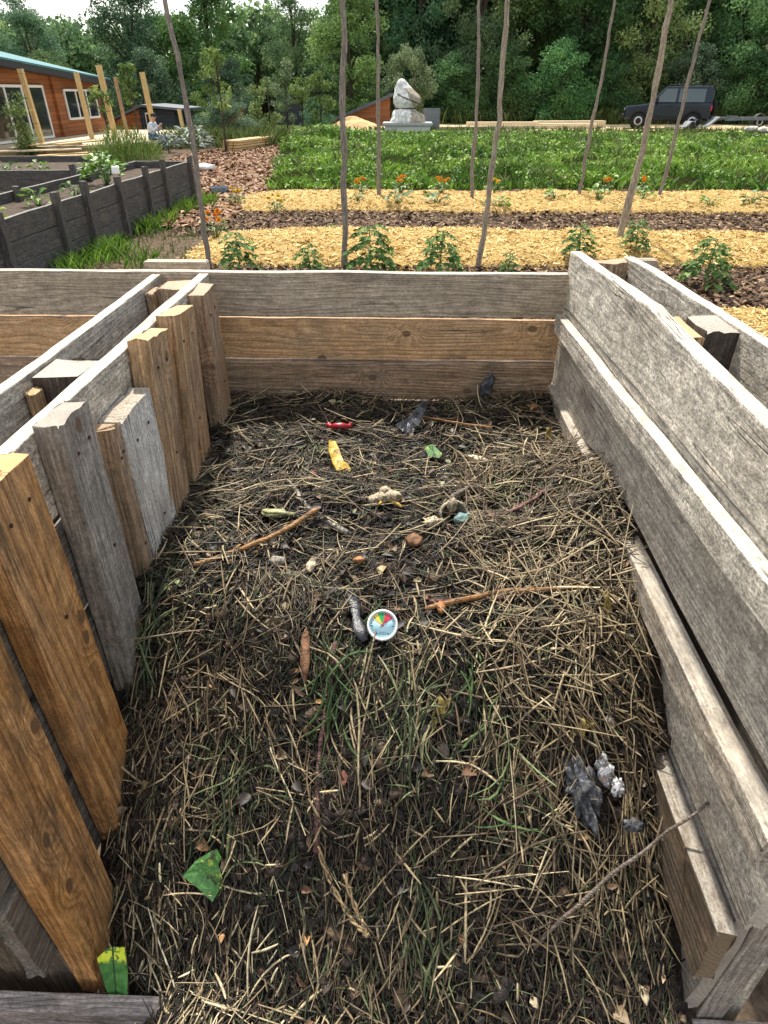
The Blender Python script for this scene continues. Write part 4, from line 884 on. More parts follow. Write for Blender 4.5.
def leafy(name, label, cat, x, y, z, rad, h, n, mat, seed, grp=None, lw=.62, bloom=None, nb=6, leafsize=.55):
    r = np.random.default_rng(seed); t = thing(name, label, cat, (x, y, z), 0, grp)
    a = r.uniform(0, 2*PI, n); rr_ = rad*np.sqrt(r.random(n))*.7; zz = h*(1-(rr_/rad)**2*.8)*r.uniform(.35, 1., n)
    C = np.stack([rr_*np.cos(a), rr_*np.sin(a), zz], 1); U = unit(np.stack([np.cos(a), np.sin(a), r.uniform(-.5, .6, n)], 1)); N = unit(np.array([0, 0, 1.])+r.normal(0, .3, (n, 3)))
    L_ = rad*r.uniform(.6, 1.2, n)*leafsize
    V_, F_ = leafgeo(C, U, N, L_, L_*lw); npmesh('leaves', V_, F_, mat, t, False, {'tone': np.repeat(r.random(n), 7)})
    k_ = min(n, 14); tubes('stem', [(np.array([(0, 0, -.05), C[q]*[.5, .5, .6], C[q]]), np.array([.006, .005, .003])) for q in range(k_)], M_STEM, t, 5)
    if bloom is not None:
        for q in range(nb):
            aa = r.uniform(0, 2*PI); rb = rad*.65*math.sqrt(r.random()); c0 = np.array([rb*math.cos(aa), rb*math.sin(aa), h*r.uniform(.85, 1.25)])
            m_ = 26; ph = r.uniform(0, 2*PI, m_); el = r.uniform(.0, 1.2, m_); Ub = unit(np.stack([np.cos(ph)*np.cos(el), np.sin(ph)*np.cos(el), np.sin(el)], 1)); bl = r.uniform(.6, 1., m_)*.043
            Vb, Fb = leafgeo(np.repeat(c0[None], m_, 0), Ub, unit(np.cross(Ub, r.normal(0, 1, (m_, 3)))), bl, bl*.9); npmesh('flower_head', Vb, Fb, bloom, t, False, {'tone': np.repeat(r.random(m_), 7)})
    return t
TOM = [(-1.715, 6.9, .44, 'dark green tomato plant just right of the leaning pole'), (-.99, 6.95, .33, 'spindly light tomato plant left of the crooked pole'), (-.331, 6.9, .53, 'tallest tomato plant, right of the crooked thick pole'),
       (.357, 6.9, .47, 'bushy tomato plant left of the grey-brown pole'), (1.072, 6.95, .24, 'low tomato plant just right of the grey-brown pole'), (1.90, 7.5, .36, 'tomato plant peeping over the wall left of the pale thick pole'),
       (2.58, 7.7, .34, 'tomato plant just right of the pale thick pole'), (2.93, 6.55, .48, 'bushy tomato plant on the chips beyond the double wall')]
for k, (x, y, h, lb) in enumerate(TOM): tomato(x, y, max(0, float(f1(np.array([x]), np.array([y]))[0])), h, 60+k, lb, 'tomato plants in the straw beds')
def z2(x, y, f=f2): return max(0., float(f(np.array([x*1.]), np.array([y*1.]))[0]))
for k, (x, y, rd_, mt, lb) in enumerate([(-.133, 11.5, .24, M_SQ, 'squash seedling under the second marigold'), (.50, 11.55, .26, M_SQ, 'spreading squash seedling under the third marigold'), (1.47, 11.3, .21, M_LETT, 'leafy seedling right of the slim pole in the farther bed'),
                                     (2.50, 11.95, .19, M_LETT, 'small squash seedling left of the slim wavy pole'), (3.2, 11.9, .24, M_LETT, 'squash seedling between the wavy pole and the pale pole'), (3.95, 11.95, .18, M_LETT, 'small bright seedling just right of the pale pole'),
                                     (4.9, 11.5, .17, M_LETT, 'tiny seedling right of the reddish crooked pole'), (5.6, 11.6, .24, M_SQ, 'squash seedling at the frame edge of the farther bed'), (-1.05, 9.6, .10, M_LETT, 'tiny yellow-green seedling on the chip path'), (-.8, 11.6, .15, M_SQ, 'small seedling beneath the first marigold')]):
    leafy('squash_plant', lb, 'plant', x, y, z2(x, y)+.0, rd_, rd_*.75, 16, mt, 80+k, 'seedlings in the straw beds')
for k, (x, y, nb, bl, lb) in enumerate([(-.80, 12.55, 6, M_BLOOM, 'first orange marigold, left of the slim straight pole'), (-.10, 12.4, 6, M_BLOOM, 'second orange marigold, right of the slim straight pole'), (.62, 12.45, 6, M_BLOOM, 'third orange marigold, left of the slim pole'), (1.55, 12.55, 4, M_BLOOMY, 'yellow marigold between two poles right of the statue'),
                                    (3.45, 12.6, 6, M_BLOOM, 'orange marigold left of the pale pole'), (4.2, 12.7, 4, M_BLOOM, 'orange marigold at the foot of the reddish pole'), (-2.38, 8.5, 9, M_BLOOM, 'clump of orange marigolds at the left end of the nearer bed'),
                                    (-2.05, 11.0, 5, M_BLOOMY, 'yellow flowers at the near left corner of the farther bed'), (-2.8, 11.6, 5, M_BLOOMY, 'yellow flowers by the reddish chip path')]):
    leafy('marigold', lb, 'flower', x, y, z2(x, y) if y > 10 else 0.06, .17, .20 if k != 6 else .26, 26, M_SQ, 100+k, 'marigolds in the straw beds', .5, bl, nb, .5)

# ------------------------------------------------------------------ dark raised beds
BED = thing('raised_bed', 'long charred timber raised bed with posts beside the earth path', 'raised bed', (-4.15, 9, 0))
def bplank(A, B, W, T, mat, par, nm='board', up=UP, **kw): return plank(nm, A, B, up, W, T, mat, par, nx=24, r=.005, **kw)
for z0, z1 in ((.02, .215), (.222, .415), (.422, .625)):
    bplank((-3.70, 5.6, (z0+z1)/2), (-3.70, 12.15, (z0+z1)/2), z1-z0, .04, W_BED, BED, wob=.006)
    bplank((-4.66, 5.6, (z0+z1)/2), (-4.60, 12.15, (z0+z1)/2), z1-z0, .04, W_BED, BED, wob=.006)
    bplank((-4.62, 12.17, (z0+z1)/2), (-3.72, 12.17, (z0+z1)/2), z1-z0, .04, W_BED, BED)
for k, y in enumerate((6.1, 7.25, 7.95, 8.95, 9.95, 10.75, 12.10)):
    bplank((-3.645, y, 0), (-3.65-.01*(k % 2), y+.02, .70+.03*(k % 3)), .085, .07, W_BED, BED, 'post', (0, 1, 0))
for y in (8.2, 10.2): bplank((-4.56, y, 0), (-4.56, y, .68), .08, .07, W_BED, BED, 'post', (0, 1, 0))
M_BSOIL = simple('bed_soil', (.07, .05, .035), .95, .2, var=.4, scale=15, bump=1.)
_o = box('soil', (-4.62, 5.6, .1), (-3.725, 12.13, .52), M_BSOIL, BED, .01); _o.location = Vector(_o.location)-Vector(BED.location)
BED2 = thing('raised_bed', 'second dark raised bed further left, before the timber deck', 'raised bed', (-6.6, 11.5, 0))
for z0, z1 in ((.02, .30), (.31, .60)):
    bplank((-8.6, 10.55, (z0+z1)/2), (-5.15, 10.95, (z0+z1)/2), z1-z0, .04, W_BED, BED2)
    bplank((-5.13, 10.95, (z0+z1)/2), (-5.45, 13.6, (z0+z1)/2), z1-z0, .04, W_BED, BED2)
    bplank((-8.6, 13.3, (z0+z1)/2), (-5.45, 13.6, (z0+z1)/2), z1-z0, .04, W_BED, BED2)
for x, y in ((-5.1, 10.9), (-6.4, 10.76), (-5.4, 13.55)): bplank((x, y, 0), (x, y, .68), .09, .07, W_BED, BED2, 'post', (1, 0, 0))
npmesh('soil', [(-8.6, 10.6, .5), (-5.16, 11.0, .5), (-5.47, 13.55, .5), (-8.6, 13.25, .5)], [[0, 1, 2, 3]], M_BSOIL, BED2).location = -Vector(BED2.location)
for k, (x, y, rd_, hh, n, mt, lb) in enumerate([(-4.15, 6.75, .20, .16, 22, M_LETT, 'leafy seedling at the near end of the long dark bed'), (-4.15, 7.85, .20, .20, 24, M_LETT, 'second leafy seedling from the near end of the long dark bed'), (-4.05, 8.55, .18, .18, 22, M_SQ, 'third leafy seedling along the long dark bed'),
                                            (-4.15, 9.75, .36, .40, 150, M_LETT, 'large bright leafy plant in the long dark bed')]):
    leafy('vegetable_plant', lb, 'plant', x, y, .52, rd_, hh, n, mt, 120+k, 'plants in the raised beds', leafsize=.3 if k == 3 else .5)
for k in range(6): leafy('vegetable_plant', 'small green plant in a row along the second dark bed', 'plant', -8.2+.45*k, 11.2+.06*k, .5, .2, .18, 18, M_LETT if k % 2 else M_SQ, 130+k, 'plants in the second raised bed')
t = thing('fennel_bush', 'feathery light green bush at the far end of the dark bed', 'bush', (-5.0, 12.9, .05))
r = np.random.default_rng(77); n = 2600; a = r.uniform(0, 2*PI, n); q = np.sqrt(r.random(n))*.5; P = np.stack([q*np.cos(a)*1.35, q*np.sin(a), .15+1.0*r.random(n)*(1-q*.9)], 1)
D = unit(np.stack([np.cos(a)*q*1.3+r.normal(0, .25, n), np.sin(a)*q+r.normal(0, .25, n), np.full(n, .9)], 1))
M_FEN = palette('fennel_fronds', [(0, (.10, .17, .035)), (.5, (.22, .33, .075)), (1., (.42, .52, .16))], .6, .3, .25, nscale=20)
strands('fronds', P, D, r.uniform(.1, .3, n), r.uniform(.008, .016, n), M_FEN, .5, 3, 3, None, None, None, .3, 78, t)
tubes('stem', [(np.array([(0.05*math.cos(k), .05*math.sin(k), 0), (.2*math.cos(k), .15*math.sin(k), .5), (.38*math.cos(k), .3*math.sin(k), .9)]), np.array([.012, .010, .005])) for k in range(7)], M_STEM, t, 5)
M_SILV = palette('silver_leaf', [(0, (.12, .16, .12)), (1., (.36, .40, .36))], .7, .2, .15, nscale=20)
leafy('silver_shrub', 'low silvery grey shrub by the chip path near the lumber', 'shrub', -6.55, 22.4, 0, .75, .75, 160, M_SILV, 140, None, .4, None, 0, .3)
leafy('silver_shrub', 'smaller silvery grey shrub nearer the deck corner', 'shrub', -7.6, 23.2, 0, .5, .55, 110, M_SILV, 141, None, .4, None, 0, .3)
M_PLAST = simple('white_plastic', (.7, .7, .68), .5, .4, var=.1)
t = thing('plastic_cup', 'small white cup upturned on a bed post', 'cup', (-3.66, 8.975, .735))
lathe('cup_wall', [(.05, 0), (.05, .02), (.042, .075), (.036, .085), (.0, .086)], M_PLAST, t, 16)
o = blob('bag', (.22, .14, .08), M_PLAST, None, .35, 2, 4, 3, (-4.75, 16.9, .12)); tag(o, 'crumpled white bag lying on the chip path', 'bag')
t = thing('garden_tray', 'shallow blue-grey tray at the end of the dark bed', 'tray', (-3.45, 13.1, .03))
bm = bmesh.new(); bmesh.ops.create_cone(bm, cap_ends=True, segments=4, radius1=.13, radius2=.20, depth=.10); bmesh.ops.rotate(bm, verts=bm.verts, matrix=Matrix.Rotation(R(45), 3, 'Z'))
tf = max(bm.faces, key=lambda f: f.calc_center_median().z); ri = bmesh.ops.inset_individual(bm, faces=[tf], thickness=.02); bmesh.ops.translate(bm, verts=tf.verts, vec=(0, 0, -.07))
bmobj('basin', bm, simple('blue_grey_plastic', (.16, .22, .27), .4, .4, var=.1), t, loc=(0, 0, .05))

# ================================================================== house, deck and huts
def cladding(name, a, b, vert=False, w=.13):
    g = G(name); p = g.pos(); x, y, z = g.sep(p)[0:3]
    f = g.math('FRACT', g.math('MULTIPLY', z, 1/w)); idx = g.math('FLOOR', g.math('MULTIPLY', z, 1/w))
    n = g.noise(g.vmul(p, (1.5, 1.5, 26)), 1, 4, .6); n2 = g.noise(g.comb(g.math('MULTIPLY', x, .4), g.math('MULTIPLY', y, .4), idx), 1.3, 2)
    c = g.mix(n, (*a, 1), (*b, 1)); k = g.ss(n2, .3, .7, .75, 1.25); c = g.mix(1., c, g.comb(k, k, k), 'MULTIPLY')
    gap = g.math('SUBTRACT', 1., g.ss(f, .0, .09)); c = g.mix(gap, c, (.03, .015, .008, 1))
    return g.pbr(c, .6, g.bump(g.math('SUBTRACT', n, g.math('MULTIPLY', gap, 3.)), .6, .01), .3)
M_CLAD = cladding('orange_timber_cladding', (.31, .115, .042), (.22, .072, .024))
M_CLADB = cladding('dark_blue_cladding', (.022, .032, .042), (.03, .042, .055))
M_ROOFD = simple('dark_roof_felt', (.075, .088, .108), .6, .4, var=.2, scale=6)
M_FASC = simple('dark_fascia', (.04, .042, .048), .6, .3, var=.1)
g = G('teal_sheet_roof'); p = g.pos(); x, y, z = g.sep(p)[0:3]; wv = g.math('SINE', g.math('MULTIPLY', y, 40.))
M_TEAL_R = g.pbr(g.mix(g.noise(p, 3, 3), (.06, .17, .19, 1), (.11, .24, .26, 1)), .7, g.bump(wv, .6, .02), .2)
g = G('window_glass'); M_GLASS = g.pbr((.02, .025, .03, 1), .06, None, .6)
M_WHITE = simple('white_frame', (.72, .72, .70), .4, .4, var=.06)
HX = -12.2
H = thing('timber_house', 'orange timber clad house with a teal metal roof and sliding glass door', 'house', (HX-2.5, 25, 0))
def hl(o): o.location = Vector(o.location)-Vector(H.location); return o
def polyprism(nm, pts, ax, a, b, mat, par, ploc=None):
    bm = bmesh.new(); prism(bm, pts, ax, a, b); o = bmobj(nm, bm, mat, par)
    if ploc is not None: o.location = -Vector(ploc)
    return o
ez = lambda y: 2.42-.052*(y-22.5)
polyprism('wall', [(17, 0), (29.85, 0), (29.85, ez(29.85)+.03), (17, ez(17)+.03)], 0, HX-5, HX, M_CLAD, H, H.location)
for yy_ in (18.6, 19.6, 20.6, 21.6):
    pass
# the roof: a lean-to rising away from the deck
def quadslab(nm, Q, th, mat, par, ploc):
    V_ = list(Q)+[(x, y, z-th) for x, y, z in Q]; o = npmesh(nm, V_, [[0, 1, 2, 3], [7, 6, 5, 4], [0, 4, 5, 1], [1, 5, 6, 2], [2, 6, 7, 3], [3, 7, 4, 0]], mat, par); o.location = -Vector(ploc); return o
quadslab('roof', [(HX+.45, 16.6, ez(16.6)+.02), (HX+.45, 30.2, ez(30.2)+.02), (HX-5.3, 30.2, ez(30.2)+1.25), (HX-5.3, 16.6, ez(16.6)+1.35)], .05, M_TEAL_R, H, H.location)
quadslab('fascia', [(HX+.43, 16.6, ez(16.6)-.035), (HX+.43, 30.15, ez(30.15)-.035), (HX+.01, 30.15, ez(30.15)-.035), (HX+.01, 16.6, ez(16.6)-.035)], .16, M_FASC, H, H.location)
hl(box('corner_trim', (HX+.004, 25.85, .2), (HX+.10, 25.95, 2.2), M_CLAD, H, .004))
def glazed(nm, y0, y1, z0, z1, splits, fw, mat=M_WHITE):
    d = box(nm, (HX-.02, y0, z0), (HX+.008, y1, z1), M_FASC, H, 0); hl(d); dc_ = Vector(d.location)+Vector(H.location)
    bm = bmesh.new(); ys = [y0]+splits+[y1]
    for yy in ys: addbox(bm, (HX+.010, yy-fw, z0), (HX+.06, yy+fw, z1))
    addbox(bm, (HX+.010, y0-fw, z1), (HX+.062, y1+fw, z1+2*fw)); addbox(bm, (HX+.010, y0-fw, z0-2*fw), (HX+.066, y1+fw, z0))
    f = bmobj('frame', bm, mat, d); f.location = -dc_
    for a, b in zip(ys[:-1], ys[1:]):
        pn = box('pane', (HX+.012, a+fw, z0+.01), (HX+.03, b-fw, z1-.01), M_GLASS, d, 0); pn.location = Vector(pn.location)-dc_
glazed('sliding_door', 21.3, 25.15, .36, 1.72, [22.7, 23.75], .035)
glazed('window', 26.7, 29.35, .82, 1.62, [27.6, 28.5], .035)
D = thing('timber_deck', 'unfinished pale timber deck in front of the orange house', 'deck', (-10.5, 25, 0))
polyprism('deck_boards', [(-12.19, 20.4), (-10.3, 21.2), (-8.9, 22.1), (-8.2, 24.0), (-8.2, 25.2), (-8.35, 31), (-12.19, 31)], 2, .20, .27, W_PALE, D, D.location)
polyprism('deck_frame', [(-12.15, 20.6), (-10.35, 21.4), (-9.05, 22.3), (-8.45, 24.2), (-8.4, 25.3), (-8.5, 30.8), (-12.15, 30.8)], 2, .0, .195, W_NEW, D, D.location)
for k, (A, B, z, w) in enumerate([((-10.75, 20.6), (-9.9, 22.2), .33, .17), ((-10.3, 20.5), (-9.7, 22.3), .37, .16), ((-9.9, 20.6), (-9.1, 22.6), .36, .20), ((-11.2, 20.9), (-9.6, 21.5), .30, .16), ((-10.6, 19.4), (-8.6, 20.6), .10, .18), ((-11.4, 19.9), (-9.3, 20.7), .22, .20), ((-10.2, 19.9), (-8.3, 21.9), .12, .22)]):
    o = plank('loose_board', (*A, z), (*B, z+.02), (B[1]-A[1], A[0]-B[0], 0), w, .035, W_PALE if k % 2 else W_NEW); tag(o, 'pale loose board lying among others on the near end of the deck' if k < 4 else 'yellow board leaning along the deck edge', 'board', 'loose boards on the deck')
for k, (x, y, zt, s, lx, lb) in enumerate([(-11.35, 22.6, 2.17, .14, -.10, 'nearest yellow deck post, in front of the sliding door'), (-10.65, 24.7, 2.13, .13, -.06, 'yellow deck post in front of the house window'), (-10.33, 25.9, 2.35, .16, -.08, 'tallest and thickest yellow deck post at the house corner'),
                                       (-10.1, 26.5, 2.03, .10, -.06, 'thin brownish deck post beyond the house corner'), (-10.33, 30.1, 2.25, .17, -.10, 'yellow deck post behind the seated person'), (-8.55, 28.2, 1.05, .12, -.05, 'short yellow post stub right of the seated person')]):
    o = plank('deck_post', (x, y, .271), (x+lx, y, zt), (0, 1, 0), s, s, W_NEW if k != 3 else W_TAN, r=.004, nx=12); tag(o, lb, 'post', 'timber posts on the deck')
def hut(label, ploc, wallpts, y0, y1, wallmat, roofq, rth=.09, front=None):
    h = thing('garden_hut', label, 'hut', ploc); polyprism('wall', wallpts, 1, y0, y1, wallmat, h, ploc)
    for q in roofq: quadslab('roof', q, rth, M_ROOFD, h, ploc)
    return h
hut('small orange hut with a steep dark lean-to roof left of the statue', (-2.6, 43.5, 0), [(-4.0, -.1), (-1.0, -.1), (-1.0, 1.38), (-4.0, .30)], 42, 45, M_CLAD, [[(-4.4, 41.7, .30), (-.8, 41.7, 1.58), (-.8, 45.3, 1.58), (-4.4, 45.3, .30)]], .16)
hut('low orange hut half hidden by young trees beyond the path', (-9.3, 37, 0), [(-10.4, -.1), (-8.5, -.1), (-8.5, .98), (-10.4, .45)], 36, 39, M_CLAD, [[(-10.7, 35.8, .42), (-8.2, 35.8, 1.12), (-8.2, 39.2, 1.12), (-10.7, 39.2, .42)]], .1)
h3 = hut('orange and dark blue gabled hut behind the deck posts', (-11.7, 33.5, 0), [(-12.8, -.1), (-11.52, -.1), (-11.52, .98), (-12.8, .50)], 32, 35, M_CLAD, [[(-13.1, 31.8, .50), (-11.35, 31.8, 1.16), (-11.35, 35.2, 1.16), (-13.1, 35.2, .50)], [(-11.345, 31.8, 1.16), (-9.6, 31.8, 1.02), (-9.6, 35.2, 1.02), (-11.345, 35.2, 1.16)]])
polyprism('side_wall', [(-11.515, -.1), (-10.0, -.1), (-10.0, .92), (-11.515, 1.02)], 1, 32.0, 35, M_CLADB, h3, h3.location)
d = box('window', (-11.25, 31.93, .40), (-10.95, 31.995, .86), M_WHITE, h3, .01); d.location = Vector(d.location)-Vector(h3.location)
pn = box('pane', (-.11, -.042, -.18), (.11, -.034, .18), M_GLASS, d, 0)
o = hut('dark roofed shed among the far young trees', (-6.9, 45, 0), [(-7.8, -.1), (-5.8, -.1), (-5.8, 1.5), (-7.8, 1.0)], 44, 46, M_FASC, [[(-8.1, 43.8, 1.02), (-5.5, 43.8, 1.75), (-5.5, 46.2, 1.75), (-8.1, 46.2, 1.02)]], .1)
# lumber stack and timber edging
k = 0
for lv in range(4):
    for j in range(3):
        z = .05+.075*lv; o = plank('lumber_board', (-5.75+.17*j+.02*lv, 22.9, z+.03), (-5.0+.17*j, 25.6-.2*(lv % 2), z+.03), (1, 0, 0), .15, .06, W_NEW if (k % 3) else W_TAN, nx=10)
        tag(o, 'pine board in the low lumber stack beside the chip path', 'board', 'boards of the lumber stack'); k += 1
o = plank('timber_edging', (-5.6, 27.4, .08), (-3.2, 26.9, .08), UP, .18, .10, W_TAN, nx=12); tag(o, 'brown timber edging across the end of the chip path', 'edging')
o = plank('timber_edging', (1.4, 36.4, .10), (8.6, 37.2, .16), UP, .16, .12, W_PALE, nx=14); tag(o, 'long pale timber edging right of the statue plinth', 'edging')
for k, (a_, b_, w_) in enumerate([((5.6, 38.2), (9.6, 38.5), .24), ((6.6, 39.2), (10.3, 39.6), .30), ((3.0, 37.9), (6.6, 38.1), .16)]):
    o = plank('lumber_bundle', (*a_, .14+.06*k), (*b_, .14+.06*k), UP, w_, .5, W_PALE, nx=12); tag(o, ['low pale lumber bundle on the sandy track left of the car', 'pale lumber bundle behind the other on the sandy track', 'thin pale timber lying left of the lumber bundles on the track'][k], 'lumber')
M_HEAP = simple('sawdust', (.55, .38, .19), .95, .1, var=.25, scale=5, bump=1.)
def heap(nm, label, cat, x, y, rx, ry, h, mat, seed):
    n = 40; gx = np.linspace(-1, 1, n); X, Y = np.meshgrid(gx, gx, indexing='ij'); q = np.sqrt(X**2+Y**2)
    Z = h*np.clip(1-q**1.4, -.05, 1)*(1+.5*fbm(X, Y+seed, 2.5, 3)); i = (np.arange(n-1)[:, None]*n+np.arange(n-1)[None]).ravel()
    o = npmesh(nm, np.stack([X*rx, Y*ry, Z], -1).reshape(-1, 3), np.stack([i, i+n, i+n+1, i+1], -1), mat, None, True); o.location = (x, y, 0); return tag(o, label, cat)
heap('sawdust_heap', 'tan sawdust heap left of the statue plinth', 'heap', -2.7, 38.0, 1.6, 1.2, .52, M_HEAP, 1)
heap('wood_chip_heap', 'reddish wood chip heap on the field edge by the trailer', 'heap', 17.0, 31.5, 2.6, 2.2, .50, M_PATH, 2)
M_ROCK = simple('pale_rubble', (.5, .47, .42), .9, .2, var=.3, scale=6, bump=.8)
for k in range(9):
    o = blob('rubble_block', (.32, .2, .12), M_ROCK, None, .3, 1.5, k, 2, (14.4+.28*k, 31.6-.36*k, .30-.01*k), (0, 0, k)); tag(o, 'pale broken slab in the row along the chip heap', 'rubble', 'pale slabs by the chip heap')

# ------------------------------------------------------------------ wrapped statue on its plinth
pt = thing('plinth', 'low light grey slab plinth under the wrapped statue', 'plinth', (0, 35, 0))
box('slab', (-1.15, -.8, .30), (1.15, .8, .42), simple('plinth_top', (.36, .37, .38), .7, .3), pt, .02)
box('base', (-1.05, -.7, -.05), (1.05, .7, .297), simple('plinth_side', (.55, .56, .56), .7, .3), pt, .01)
o = box('board_panel', (.75, 36.3, .0), (1.55, 36.38, .95), simple('grey_board', (.17, .185, .195), .7, .3), None, .01); tag(o, 'grey upright board panel standing behind the plinth', 'panel')
ST = thing('wrapped_statue', 'statue wrapped in white and beige sheets tied with dark rope', 'statue', (-.05, 35, .42))
M_SHW = simple('white_sheet', (.62, .62, .59), .8, .2, var=.3, scale=8, bump=.4); M_SHB = simple('beige_sheet', (.36, .31, .24), .8, .2, var=.3, scale=8, bump=.4)
prof = [(0, .80, .05), (.08, .80, .06), (.20, .74, .06), (.34, .66, .02), (.46, .50, -.06), (.55, .39, -.07), (.64, .50, -.02), (.78, .62, .03), (.95, .62, .03), (1.10, .54, -.02), (1.26, .42, -.10), (1.42, .30, -.17), (1.56, .21, -.22), (1.66, .11, -.24), (1.70, .0, -.24)]
zs = np.linspace(0, 1.70, 46); rr_ = np.interp(zs, [p[0] for p in prof], [p[1] for p in prof]); ox = np.interp(zs, [p[0] for p in prof], [p[2] for p in prof])
th = np.linspace(0, 2*PI, 49)[:-1]
TH, ZS = np.meshgrid(th, zs); rad = 1.0*rr_[:, None]*(1+.26*fbm(np.cos(TH)*1.3+ZS*.8+5, np.sin(TH)*1.3+ZS, 1.3, 2)+.03*np.sin(TH*7+ZS*9)+.02*np.sin(TH*11-ZS*14))
V = np.stack([ox[:, None]+rad*np.cos(TH), .85*rad*np.sin(TH), ZS], -1).reshape(-1, 3); n = 48
i = (np.arange(45)[:, None]*n+np.arange(n)[None]).ravel(); i2 = (np.arange(45)[:, None]*n+(np.arange(n)+1)[None] % n).ravel(); F = np.stack([i, i2, i2+n, i+n], -1)
cc = V[F].mean(1); bei = (cc[:, 2] > .5) & (cc[:, 0]*1.0-(cc[:, 2]-1.12)*(-.6) > .02) & (cc[:, 2] < 1.32) | (cc[:, 2] < .5) & (cc[:, 0] > .2)
used = lambda m: F[m]
npmesh('white_sheet', V, used(~bei), M_SHW, ST, True); npmesh('beige_sheet', V*1.004, used(bei), M_SHB, ST, True)
ring = lambda z0, tilt, s_: np.array([(np.interp(z0, zs, ox)+s_*np.interp(z0+tilt*math.cos(a), zs, rr_)*math.cos(a), .85*s_*np.interp(z0+tilt*math.cos(a), zs, rr_)*math.sin(a), z0+tilt*math.cos(a)) for a in np.linspace(0, 2*PI, 40)])
tubes('rope', [(ring(.54, .0, 1.07), .026), (ring(.92, -.22, 1.05), .02)], simple('dark_rope', (.04, .03, .025), .8, .2), ST, 6)

# ------------------------------------------------------------------ car and trailer
M_CAR = simple('dark_blue_paint', (.008, .013, .026), .22, .45, 0, var=.2, scale=3); M_TRIM = simple('black_trim', (.012, .012, .013), .6, .3); M_TYRE = simple('tyre_rubber', (.018, .018, .018), .85, .2)
M_RIM = simple('wheel_alloy', (.42, .43, .44), .4, .5, .6, var=.1); M_LAMP = simple('headlamp_glass', (.6, .62, .64), .15, .6); M_RED2 = simple('tail_lamp', (.40, .02, .02), .3, .5); M_SILVER = simple('silver_cladding', (.30, .31, .32), .45, .4, .3)
CAR = thing('parked_car', 'dark blue boxy off-road car parked before the wood', 'car', (13.05, 38.5, .03), R(163))
def loft(nm, st, mat, par, bev=.03):
    """st: (x, half width, z bottom, z top, top inset)"""
    V_ = []; F_ = []
    for (x, w, zb, zt, ins) in st:
        V_ += [(x, -w+.03, zb), (x, -w, zb+.10), (x, -w, zt-.12), (x, -w+ins, zt), (x, w-ins, zt), (x, w, zt-.12), (x, w, zb+.10), (x, w-.03, zb)]
    for a in range(len(st)-1):
        for k in range(8): F_.append([a*8+k, a*8+(k+1) % 8, a*8+8+(k+1) % 8, a*8+8+k])
    F_.append(list(range(8))[::-1]); F_.append([(len(st)-1)*8+k for k in range(8)])
    o = npmesh(nm, V_, F_, mat, par); m = o.modifiers.new('Bevel', 'BEVEL'); m.width = bev; m.segments = 2; m.limit_method = 'ANGLE'; return o
loft('body', [(2.02, .70, .48, .92, .06), (1.95, .80, .42, .97, .06), (1.2, .84, .38, 1.04, .06), (.80, .85, .36, 1.10, .05), (-1.9, .85, .38, 1.12, .05), (-2.0, .80, .46, 1.12, .05)], M_CAR, CAR)
gh = [(.86, .80, 1.10), (-1.99, .80, 1.10)]
V_ = [(.86, -.80, 1.10), (.86, .80, 1.10), (-1.99, .80, 1.10), (-1.99, -.80, 1.10), (.22, -.68, 1.80), (.22, .68, 1.80), (-1.90, .68, 1.82), (-1.90, -.68, 1.82)]
o = npmesh('cabin', V_, [[3, 2, 1, 0], [4, 5, 6, 7], [0, 1, 5, 4], [1, 2, 6, 5], [2, 3, 7, 6], [3, 0, 4, 7]], M_CAR, CAR); m = o.modifiers.new('Bevel', 'BEVEL'); m.width = .05; m.segments = 2
def sidepane(pts, s):
    """pts (x, u) on the cabin side, u 0..1 from belt to roof"""
    P = [(x, s*(.80-.12*u+.012), 1.10+.71*u) for x, u in pts]; Q = [(x, y-s*.02, z) for x, y, z in P]; n = len(P)
    npmesh('window', P+Q, [list(range(n)), list(range(n, 2*n))[::-1]]+[[k, (k+1) % n, n+(k+1) % n, n+k] for k in range(n)], M_CGL, CAR)
g = G('car_glass'); M_CGL = g.pbr((.06, .085, .085, 1), .05, None, .8)
